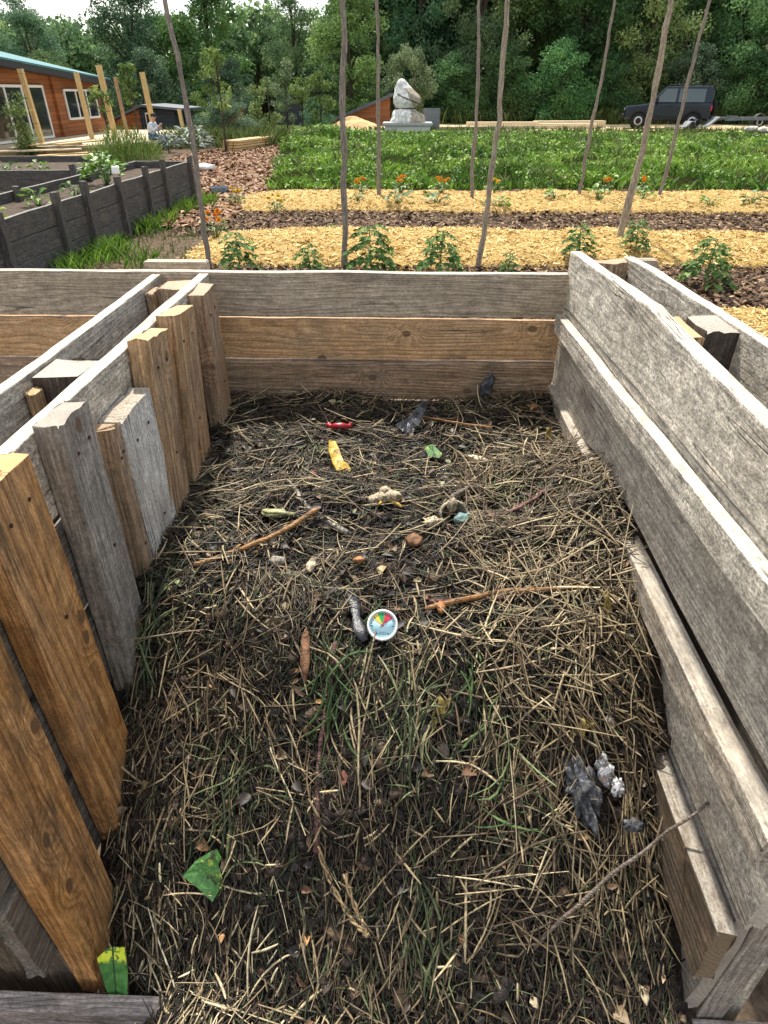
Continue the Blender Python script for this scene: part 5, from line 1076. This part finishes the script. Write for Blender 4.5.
for s in (-1, 1):
    sidepane([(.66, .08), (-.30, .08), (-.30, .86), (.20, .86)], s); sidepane([(-.42, .08), (-1.60, .08), (-1.60, .84), (-.42, .86)], s)
    o = box('mirror', (.50, s*.86-.06, 1.16), (.60, s*.94+.04, 1.34), M_TRIM, CAR, .02)
    box('door_handle', (-.22, s*.855-.012, .98), (-.06, s*.855+.018, 1.01), M_TRIM, CAR, .004)
    box('side_cladding', (-1.0, s*.852-.012, .42), (.95, s*.852+.02, .56), M_TRIM, CAR, .01)
    bm = bmesh.new(); bmesh.ops.create_uvsphere(bm, u_segments=16, v_segments=10, radius=.11); o = bmobj('headlight', bm, M_LAMP, CAR, True); o.scale = (.5, 1, .9); o.location = (1.98, s*.60, .84)
    box('tail_light', (-2.02, s*.78-.05, .80), (-1.93, s*.78+.075, 1.02), M_RED2, CAR, .015)
    for x in (1.28, -1.22):
        w = thing('wheel', None, None, (x, s*.80, .36)); w.parent = CAR; w.rotation_euler = (R(90), 0, 0)
        lathe('tyre', [(.20, -.11), (.33, -.115), (.36, -.085), (.365, 0), (.36, .085), (.33, .115), (.20, .11)], M_TYRE, w, 28); lathe('rim', [(.205, -.09), (.20, -.118), (.05, -.10), (.05, .10), (.20, .118), (.205, .09)], M_RIM, w, 20)
        bm = bmesh.new(); aa = [R(10+160*k/12) for k in range(13)]
        prism(bm, [(x+.47*math.cos(a), .36+.47*math.sin(a)) for a in aa]+[(x+.40*math.cos(a), .36+.40*math.sin(a)) for a in aa[::-1]], 1, s*.845, s*.935); bmobj('wheel_arch', bm, M_TRIM, CAR)
        bm = bmesh.new(); prism(bm, [(x+.40*math.cos(a), .36+.40*math.sin(a)) for a in np.linspace(0, 2*PI, 25)[:-1]], 1, s*.60, s*.853); bmobj('wheel_well', bm, M_TRIM, CAR)
box('front_bumper', (1.96, -.82, .44), (2.14, .82, .64), M_TRIM, CAR, .03); box('rear_bumper', (-2.14, -.80, .44), (-1.98, .80, .62), M_TRIM, CAR, .03)
box('grille', (2.00, -.42, .72), (2.035, .42, .90), M_TRIM, CAR, .01)
V_ = [(.875, -.68, 1.13), (.875, .68, 1.13), (.27, .60, 1.755), (.27, -.60, 1.755)]; npmesh('windscreen', V_+[(x-.02, y, z-.02) for x, y, z in V_], [[0, 1, 2, 3], [7, 6, 5, 4], [0, 4, 5, 1], [1, 5, 6, 2], [2, 6, 7, 3], [3, 7, 4, 0]], M_CGL, CAR)
box('rear_window', (-1.985, -.58, 1.22), (-1.955, .58, 1.66), M_CGL, CAR, .005)
sw = lathe('spare_wheel', [(.0, -.10), (.30, -.10), (.35, -.06), (.35, .06), (.30, .10), (.18, .11), (.0, .09)], M_TYRE, CAR, 28); sw.location = (-2.14, .12, .92); sw.rotation_euler = (0, R(-90), 0)
for s in (-1, 1): tubes('roof_rail', [(np.array([(.1, s*.60, 1.83), (.05, s*.60, 1.87), (-1.7, s*.60, 1.89), (-1.75, s*.60, 1.83)]), .016)], M_TRIM, CAR)
box('spoiler', (-2.06, -.6, 1.80), (-1.86, .6, 1.84), M_TRIM, CAR, .012)
TR = thing('car_trailer', 'low grey flat trailer with one mudguarded wheel in view by the car', 'trailer', (17.6, 37.6, .03), R(6))
M_GALV = simple('galvanised_steel', (.15, .165, .18), .55, .4, .3, var=.25, scale=4)
for s in (-.6, .6): box('side_rail', (-2.3, s-.03, .42), (3.0, s+.03, .54), M_GALV, TR, .01)
for x in (-2.2, -1.0, .4, 1.6, 2.9): box('cross_member', (x-.04, -.565, .44), (x+.04, .565, .52), M_GALV, TR, .005)
box('drawbar', (-3.6, -.05, .40), (-2.24, .05, .48), M_GALV, TR, .01)
for s in (-.75, .75):
    w = thing('wheel', None, None, (.2, s, .30)); w.parent = TR; w.rotation_euler = (R(90), 0, 0)
    lathe('tyre', [(.17, -.08), (.28, -.085), (.30, -.05), (.30, .05), (.28, .085), (.17, .08)], M_TYRE, w, 24); lathe('rim', [(.175, -.06), (.16, -.088), (.04, -.07), (.04, .07), (.16, .088), (.175, .06)], M_RIM, w, 18)
    bm = bmesh.new(); aa = [R(-5+190*k/14) for k in range(15)]; prism(bm, [(.2+.38*math.cos(a), .30+.38*math.sin(a)) for a in aa]+[(.2+.355*math.cos(a), .30+.355*math.sin(a)) for a in aa[::-1]], 1, s-.12, s+.12); bmobj('mudguard', bm, M_TRIM, TR)
box('tail_board', (-2.35, -.62, .40), (-1.75, -.60, .62), M_GALV, TR, .005)
SH = thing('bent_sheet', 'curved grey plastic sheet lying by the car rear wheel', 'sheet', (13.7, 36.4, .05), R(5))
u = np.linspace(0, 1, 20); cx = np.array([-1.2+2.3*t for t in u]); cz = .12+.42*np.clip((u-.72)/.28, 0, 1)**1.6+.28*np.exp(-((u-.45)/.06)**2)
V_ = [(x, y, z+dz) for dz in (0, .03) for y in (-.35, .35) for x, z in zip(cx, cz)]; n = 20
F_ = [[k, k+1, n+k+1, n+k] for k in range(n-1)]+[[2*n+k, 3*n+k, 3*n+k+1, 2*n+k+1] for k in range(n-1)]+[[k, 2*n+k, 2*n+k+1, k+1] for k in range(n-1)]+[[n+k, n+k+1, 3*n+k+1, 3*n+k] for k in range(n-1)]
npmesh('sheet_body', V_, F_, simple('dull_grey_plastic', (.15, .165, .18), .6, .3, var=.2, scale=4), SH, True)

# ------------------------------------------------------------------ seated person
PX = thing('person', 'person in a pale jacket and blue jeans sitting on the deck edge', 'person', (-8.42, 24.2, .27), R(-8))
PX.scale = (.9, .9, .9)
def skin(name, pts, edges, mat, par, sub=2):
    me = bpy.data.meshes.new(name); me.from_pydata([p[:3] for p in pts], edges, []); o = bpy.data.objects.new(name, me); link(o, par); me.materials.append(mat)
    m = o.modifiers.new('Skin', 'SKIN'); m.use_smooth_shade = True
    for k, p in enumerate(pts): me.skin_vertices[0].data[k].radius = (p[3], p[4] if len(p) > 4 else p[3]); me.skin_vertices[0].data[k].use_root = (k == 0)
    s = o.modifiers.new('Subdivision', 'SUBSURF'); s.levels = sub; s.render_levels = sub
    return o
M_SKIN = simple('skin', (.48, .28, .20), .5, .4, var=.08); M_JACK = simple('pale_jacket', (.52, .56, .60), .8, .2, var=.2, scale=14, bump=.4); M_JEAN = simple('blue_jeans', (.05, .085, .16), .85, .2, var=.2, scale=20); M_HAIR = simple('dark_hair', (.03, .02, .015), .6, .3); M_SHOE = simple('dark_shoes', (.03, .03, .032), .7, .3)
# body: one continuous figure facing +X, seated on the edge, leaning forward, hands raised in front of the chin
B_ = [(0, 0, .11, .14, .13), (.02, 0, .26, .13, .15), (.08, 0, .44, .12, .17), (.12, 0, .55, .07, .07), (.155, 0, .62, .055, .055), (.19, 0, .70, .085, .075), (.205, 0, .775, .08, .075),
      (.10, .18, .50, .055), (.20, .23, .30, .045), (.36, .10, .44, .033), (.42, .05, .50, .030), (.10, -.18, .50, .055), (.20, -.23, .30, .045), (.36, -.10, .42, .033), (.42, -.05, .49, .030),
      (.08, .10, .10, .085), (.42, .12, .10, .065), (.46, .12, -.14, .05), (.44, .12, -.30, .035), (.08, -.10, .10, .085), (.42, -.12, .12, .065), (.50, -.12, -.12, .05), (.50, -.12, -.29, .035)]
E_ = [(0, 1), (1, 2), (2, 3), (3, 4), (4, 5), (5, 6), (2, 7), (7, 8), (8, 9), (9, 10), (2, 11), (11, 12), (12, 13), (13, 14), (0, 15), (15, 16), (16, 17), (17, 18), (0, 19), (19, 20), (20, 21), (21, 22)]
skin('body', B_, E_, M_SKIN, PX)
gr_ = lambda P, k: [(p[0], p[1], p[2], *[q+k for q in p[3:]]) for p in P]
J = gr_([B_[0], B_[1], B_[2], (.115, 0, .535, .075, .075), B_[7], B_[8], (.34, .115, .42, .040), B_[11], B_[12], (.34, -.115, .405, .040)], .022)
skin('jacket', J, [(0, 1), (1, 2), (2, 3), (2, 4), (4, 5), (5, 6), (2, 7), (7, 8), (8, 9)], M_JACK, PX)
Jn = gr_([(0, 0, .09, .14, .12), B_[15], B_[16], B_[17], (.445, .12, -.26, .045), B_[19], B_[20], B_[21], (.50, -.12, -.25, .045)], .016)
skin('jeans', Jn, [(0, 1), (1, 2), (2, 3), (3, 4), (0, 5), (5, 6), (6, 7), (7, 8)], M_JEAN, PX)
for s, x in ((.12, .44), (-.12, .50)): skin('shoe', [(x-.02, s, -.30, .042), (x+.08, s, -.325, .045, .03), (x+.18, s, -.335, .036, .024)], [(0, 1), (1, 2)], M_SHOE, PX)
o = blob('hair', (.098, .088, .085), M_HAIR, PX, .12, 3, 2, 3, (.182, 0, .775), (0, R(-18), 0))
skin('nose', [(.262, 0, .735, .016), (.292, 0, .705, .012)], [(0, 1)], M_SKIN, PX, 1)
for s in (.033, -.033): blob('eye', (.012, .012, .010), M_HAIR, PX, 0, 1, 1, 2, (.270, s, .745))
for s in (1, -1):
    blob('ear', (.018, .010, .028), M_SKIN, PX, .05, 1, 1, 2, (.19, s*.082, .725))
    for f in range(4): skin('finger', [(.41, s*(.055-.004*f), .515-.014*f, .010), (.445, s*(.045-.004*f), .53-.016*f, .009), (.462, s*.028, .525-.017*f, .008)], [(0, 1), (1, 2)], M_SKIN, PX, 1)
    skin('thumb', [(.405, s*.035, .515, .011), (.42, s*.018, .545, .009)], [(0, 1)], M_SKIN, PX, 1)
skin('mouth', [(.268, -.022, .672, .007), (.274, 0, .672, .008), (.268, .022, .672, .007)], [(0, 1), (1, 2)], simple('lips', (.35, .13, .11), .5, .3), PX, 1)

# ================================================================== trees
def foliage_mat(name, stops, trans=.25, vary=True):
    g = G(name); tn = g.attr('tone'); rd = g.rnd(); c = g.ramp(tn, stops); k = g.ss(rd, 0., 1., 1.0, 1.9)
    c = g.mix(1., c, g.comb(g.math('MULTIPLY', k, g.ss(g.math('FRACT', g.math('MULTIPLY', rd, 7.3)), 0., 1., .8, 1.2)), k, g.math('MULTIPLY', k, g.ss(g.math('FRACT', g.math('MULTIPLY', rd, 3.7)), 0., 1., .8, 1.35))), 'MULTIPLY')
    if not vary: c = g.ramp(tn, stops)
    return g.pbr(c, .6, None, .2, 0, trans)
F_DARK = foliage_mat('dark_broadleaf', [(0, (.027, .058, .026)), (.4, (.054, .108, .046)), (.75, (.095, .166, .064)), (1., (.16, .24, .088))], .35)
F_MID = foliage_mat('mid_broadleaf', [(0, (.042, .078, .030)), (.4, (.086, .148, .050)), (.75, (.145, .22, .070)), (1., (.22, .31, .10))], .35)
F_WIL = foliage_mat('willow_leaf', [(0, (.075, .11, .055)), (.5, (.15, .21, .10)), (1., (.28, .35, .18))], .3, False)
F_YNG = foliage_mat('young_leaf', [(0, (.05, .10, .025)), (.5, (.13, .20, .05)), (1., (.27, .34, .10))], .35, False)
M_BARKT = simple('tree_bark', (.07, .055, .042), .9, .2, var=.4, scale=8, bump=.8)
def crown_arrays(blobs, n, ls, r, asp=.55, shell=.5):
    B = np.array(blobs); w = (B[:, 3]*B[:, 4])**1.0; w /= w.sum(); idx = r.choice(len(B), n, p=w)
    d = unit(r.normal(0, 1, (n, 3))); q = r.random(n)**shell
    C = B[idx, :3]+d*B[idx, 3:6]*q[:, None]
    N = unit(d+r.normal(0, .9, (n, 3))); U = unit(np.cross(N, r.normal(0, 1, (n, 3)))); W = np.cross(N, U)
    L_ = r.uniform(*ls, n); U = U*(L_/2)[:, None]; W = W*(L_*asp/2)[:, None]
    VV = np.stack([C-U, C+W, C+U, C-W], 1)
    tb = r.random(len(B)); tone = np.clip(.55*tb[idx]+.45*r.random(n), 0, 1)
    return VV.reshape(-1, 3), np.arange(4*n).reshape(-1, 4), np.repeat(tone, 4)
def make_blobs(r, H_, Wd, z0, nb, br, peak=.6, lumps_=None):
    out = []
    for k in range(nb):
        u = r.random(); z = z0+(H_-z0)*u; env = Wd*np.interp(u, [0, .15, peak, .85, 1], [.55, .85, 1, .62, .12]); a = r.uniform(0, 2*PI); q = math.sqrt(r.random())*env
        s = br*r.uniform(.6, 1.3); out.append((q*math.cos(a), q*math.sin(a), z, s, s, s*.75))
    return out
def tree_proto(H_, Wd, z0, nb, br, n, ls, mat, seed, peak=.6, asp=.55):
    r = np.random.default_rng(seed); root = thing('broadleaf_tree', None, None)
    bl = make_blobs(r, H_, Wd, z0, nb, br, peak)
    V_, F_, t_ = crown_arrays(bl, n, ls, r, asp); npmesh('crown', V_, F_, mat, root, False, {'tone': t_})
    lst = [(np.array([(0, 0, -.2), (.05, .03, H_*.25), (-.05, .08, H_*.55), (0, 0, H_*.9)]), np.array([H_*.024, H_*.018, H_*.011, .02]))]
    for k in range(9):
        b = bl[k*len(bl)//9]; zz = max(z0*.6, b[2]*.6); lst.append((np.array([(0, .03, zz), (b[0]*.5, b[1]*.5, (zz+b[2])/2+.1), (b[0], b[1], b[2])]), np.array([H_*.009, H_*.006, .015])))
    tubes('trunk', lst, M_BARKT, root, 7); return root
PROTO = [tree_proto(11, 3.0, .8, 80, 1.0, 21000, (.12, .25), F_DARK, 1), tree_proto(10, 2.6, .5, 70, .9, 20000, (.12, .24), F_MID, 2, .5), tree_proto(13, 2.8, 1.2, 80, 1.05, 21000, (.13, .26), F_DARK, 3, .55), tree_proto(8.5, 2.6, .2, 64, .85, 18000, (.11, .22), F_MID, 4, .4)]
BUSH = tree_proto(3.6, 2.1, .1, 46, .62, 11000, (.09, .17), F_DARK, 6, .4)
seen = set()
def plant_tree(pr, x, y, s, rz, label, grp, nm='broadleaf_tree', sz=None):
    if id(pr) in seen: o = copy_tree(pr)
    else: o = pr; seen.add(id(pr))
    o.name = nm; o.location = (x, y, 0); o.rotation_euler = (0, 0, rz); o.scale = (s, s, s*(sz or 1)); return tag(o, label, 'tree', grp)
GR = 'trees along the edge of the wood'
for (k, x, y, s, sz, lb) in [(2, -24.5, 43, .55, .85, 'dark tree at the left frame edge above the house roof'), (0, -19.5, 40, .56, .9, 'dark rounded tree behind the roof, left of the nearest deck post'), (0, -15.3, 43, .74, .9, 'very dark tree behind the deck posts'), (1, -11.2, 44, .9, .95, 'dark tree behind the gabled hut'),
                          (2, -7.3, 50, .62, .95, 'tall thin-topped tree against the bright sky gap'), (1, -3.6, 47, .85, 1., 'mid green tree above the small lean-to hut'), (0, .8, 52, 1., 1.1, 'tall dark tree straight behind the willow'), (3, 4.3, 48, 1.0, 1.1, 'mid green tree right of the statue'),
                          (1, 7.6, 52, 1.1, 1.1, 'tall mid green tree between the two slim poles'), (0, 10.6, 48, 1.0, 1., 'dark rounded tree left of the car'), (3, 14.2, 47.5, 1.05, 1.05, 'mid green spreading tree above the car roof'), (2, 17.5, 51, .95, 1., 'tall dark tree behind the car boot'), (1, 20.5, 46, 1.0, 1., 'mid green tree above the trailer'), (0, 24.2, 45, 1.0, 1., 'dark tree at the right frame edge behind the trailer'), (3, 28, 47, 1.1, 1, 'tree at the far right corner of the wood')]:
    plant_tree(PROTO[k], x, y, s, x*1.7, lb, GR, sz=sz)
for (x, y, s, lb) in [(-17.8, 37.5, .85, 'dark bush beyond the far end of the house'), (-13.6, 40, .9, 'dark bush right of the gabled hut'), (-9.7, 41.5, .8, 'bush behind the low orange hut'), (-5.6, 47.5, .8, 'bush behind the dark roofed shed'), (2.6, 45.2, .9, 'rounded dark bush right of the board panel'), (5.7, 45, 1.0, 'wide dark bush beyond the timber edging'), (8.7, 44.4, 1.05, 'large bluish green bush left of the car bonnet'), (11.7, 45.5, .9, 'dark bush behind the car bonnet'), (16.6, 45.2, 1., 'bush behind the car boot'), (19.5, 44, .9, 'bush beyond the trailer drawbar'), (23, 43, 1., 'bush beyond the trailer wheel')]:
    plant_tree(BUSH, x, y, s, x*2.1, lb, 'bushes at the foot of the wood', 'bush'); 
# the wood behind reads as one mass
r = np.random.default_rng(91); bl = []
for k in range(1900):
    x = r.uniform(-36, 40) if k < 700 else r.uniform(-3, 40); top = np.interp(x, [-36, -24, -20, -16, -10, -7, -4, 0, 40], [6.9, 6.0, 5.8, 6.4, 6.5, 5.7, 8, 12, 12]); y = r.uniform(53, 62); z = r.uniform(.2, top-.6); s = r.uniform(.9, 1.7); bl.append((x, y, z, s, s, s*.8))
bl += [(r.uniform(-36, 40), r.uniform(58, 63), r.uniform(.0, 3.6), 1.7, 1.5, 1.3) for k in range(240)]
V_, F_, t_ = crown_arrays(bl, 400000, (.26, .52), r, .7, .4); o = npmesh('woodland', V_, F_, F_DARK, None, False, {'tone': t_}); tag(o, 'dark mass of woodland behind the first row of trees', 'woodland', kind='stuff')
r = np.random.default_rng(92)
lst = []
for k in range(60):
    x = r.uniform(-34, 38); y = r.uniform(54, 60); h = np.interp(x, [-36, -7, 0, 40], [6, 6, 10, 10]); lst.append((np.array([(x, y, -.2), (x+r.normal(0, .2), y, h*.5), (x+r.normal(0, .4), y, h)]), np.array([.16, .12, .03])))
o = tubes('woodland', lst, M_BARKT, None, 6); tag(o, 'dim trunks standing inside the woodland', 'woodland', kind='stuff')
# willow behind the statue and the young garden trees
wt = thing('willow_tree', 'pale green rounded willow behind the wrapped statue', 'tree', (-.05, 43.5, 0)); r = np.random.default_rng(5)
bl = []
for k in range(44):
    u = r.random(); z = .7+2.75*u; env = 1.55*np.interp(u, [0, .3, .6, 1], [.65, 1, .95, .35]); a = r.uniform(0, 2*PI); q = env*math.sqrt(r.random()); bl.append((q*math.cos(a), q*math.sin(a), z, .38, .38, .42))
bl += [(-.75, 0, 3.0, .35, .35, .5), (.65, 0, 3.2, .35, .35, .5), (.15, 0, 3.35, .3, .3, .4)]
V_, F_, t_ = crown_arrays(bl, 9000, (.09, .20), r, .3, .5); npmesh('crown', V_, F_, F_WIL, wt, False, {'tone': t_})
tubes('trunk', [(np.array([(0, 0, -.1), (0, 0, .9), (.1, 0, 2.)]), np.array([.10, .08, .04]))]+[(np.array([(0, 0, .6), (math.cos(a)*.6, math.sin(a)*.6, 1.6), (math.cos(a)*1., math.sin(a)*1., 2.6)]), np.array([.05, .035, .012])) for a in np.arange(6)*1.05], M_BARKT, wt, 6)
def sapling(label, x, y, H_, Wd, z0, n, seed, mat=F_YNG, ls=(.07, .16), nb=22, br=.26):
    r = np.random.default_rng(seed); t = thing('young_tree', label, 'tree', (x, y, 0), 0, 'young trees in the garden'); bl = make_blobs(r, H_, Wd, z0, nb, br, .45)
    V_, F_, t_ = crown_arrays(bl, n, ls, r, .45, .45); npmesh('crown', V_, F_, mat, t, False, {'tone': t_})
    lst = [(np.array([(0, 0, -.1), (.04, 0, H_*.4), (0, .03, H_*.98)]), np.array([.04, .03, .008]))]
    for b in bl[::2]: lst.append((np.array([(.02, 0, b[2]*.65), (b[0], b[1], b[2])]), np.array([.014, .005])))
    tubes('trunk', lst, M_BARKT, t, 5)
sapling('slender young tree between the leaning pole and the low hut', -8.0, 31, 2.9, .75, .7, 1500, 201)
sapling('bushy young tree right of the low orange hut', -6.4, 34.5, 2.3, .9, .2, 2300, 202, F_MID)
sapling('thin grey-green young tree beyond the lumber stack', -5.9, 36.5, 2.9, .75, .5, 1700, 203, F_WIL)
sapling('round topped young tree with a bare stem left of the crooked pole', -5.0, 35.5, 2.1, .5, 1.15, 900, 204)
sapling('light green upright young tree close to the lean-to hut', -4.1, 35.2, 2.3, .6, .5, 1700, 205)
sapling('leggy young tree with hanging leaves by the yellow deck post', -10.6, 28.9, 2.5, .35, 1.0, 420, 206, F_YNG, (.10, .22), 12, .2)
sapling('sparse young tree in front of the house window', -10.3, 25.2, 1.75, .4, 1.1, 260, 207, F_YNG, (.09, .18), 10, .18)
sapling('sparse leafy young tree behind the leaning pole top', -5.6, 22.5, 2.6, .35, 1.2, 300, 208, F_YNG, (.10, .2), 10, .2)
sapling('dark climbing shrub at the left frame edge before the glass door', -10.9, 20.9, 1.5, .35, .1, 1400, 209, F_MID, (.06, .14))
for k, (x, y, w_, lb) in enumerate([(-6.9, 28.5, 1.3, 'low bush in front of the low orange hut'), (-4.6, 37.5, 1.2, 'dark bush at the back left corner of the field'), (-8.9, 33.5, .9, 'small bush beside the low orange hut'), (23.5, 41, 1.5, 'bramble bush behind the trailer end')]):
    o = copy_tree(BUSH); o.name = 'bush'; o.location = (x, y, 0); o.scale = (w_*.42, w_*.42, w_*.30); o.rotation_euler = (0, 0, k); tag(o, lb, 'bush', 'low bushes in the garden')

# ================================================================== light, sky, camera
SUN_EL, SUN_AZ = 57, -14      # azimuth from +Y towards +X (the sun stands ahead of the camera)
sd = Vector((math.sin(R(SUN_AZ))*math.cos(R(SUN_EL)), math.cos(R(SUN_AZ))*math.cos(R(SUN_EL)), math.sin(R(SUN_EL))))
sl = bpy.data.lights.new('sun', 'SUN'); sl.energy = 4.5; sl.angle = R(3); sl.color = (1, .94, .83)
so = bpy.data.objects.new('sun', sl); link(so); so.rotation_euler = sd.to_track_quat('Z', 'Y').to_euler()
wd = bpy.data.worlds.new('World'); scn.world = wd; wd.use_nodes = True; nt = wd.node_tree; nt.nodes.clear()
sky = nt.nodes.new('ShaderNodeTexSky'); sky.sky_type = 'NISHITA'; sky.sun_disc = False; sky.sun_elevation = R(SUN_EL); sky.sun_rotation = R(SUN_AZ); sky.dust_density = .4; sky.air_density = 1.3; sky.ozone_density = 2.0
tc = nt.nodes.new('ShaderNodeTexCoord'); no = nt.nodes.new('ShaderNodeTexNoise'); no.inputs['Scale'].default_value = 2.2; no.inputs['Detail'].default_value = 6; no.inputs['Roughness'].default_value = .55
mp = nt.nodes.new('ShaderNodeMapping'); mp.inputs['Scale'].default_value = (1, 1, 2.5); nt.links.new(tc.outputs['Generated'], mp.inputs[0]); nt.links.new(mp.outputs[0], no.inputs['Vector'])
rp = nt.nodes.new('ShaderNodeValToRGB'); rp.color_ramp.elements[0].position = .41; rp.color_ramp.elements[1].position = .60; nt.links.new(no.outputs[0], rp.inputs[0])
mx = nt.nodes.new('ShaderNodeMix'); mx.data_type = 'RGBA'; mx.inputs[7].default_value = (8.6, 8.3, 7.8, 1)
nt.links.new(rp.outputs[0], mx.inputs[0]); nt.links.new(sky.outputs[0], mx.inputs[6])
bg = nt.nodes.new('ShaderNodeBackground'); bg.inputs[1].default_value = .118; nt.links.new(mx.outputs[2], bg.inputs[0])
wo = nt.nodes.new('ShaderNodeOutputWorld'); nt.links.new(bg.outputs[0], wo.inputs[0])
cd = bpy.data.cameras.new('camera'); cam = bpy.data.objects.new('camera', cd); link(cam); scn.camera = cam
cd.sensor_fit = 'HORIZONTAL'; cd.sensor_width = 36; cd.lens = 30.0; cd.clip_end = 600; cd.clip_start = .02
cam.location = (0, 0, 1.6); cam.rotation_euler = (R(90)-math.atan(420/640), 0, R(1.8))
vs = scn.view_settings; vs.view_transform = 'Standard'; vs.look = 'None'; vs.exposure = 0.85; vs.gamma = 1; vs.use_curve_mapping = False
scn.cycles.use_denoising = True; scn.cycles.max_bounces = 8
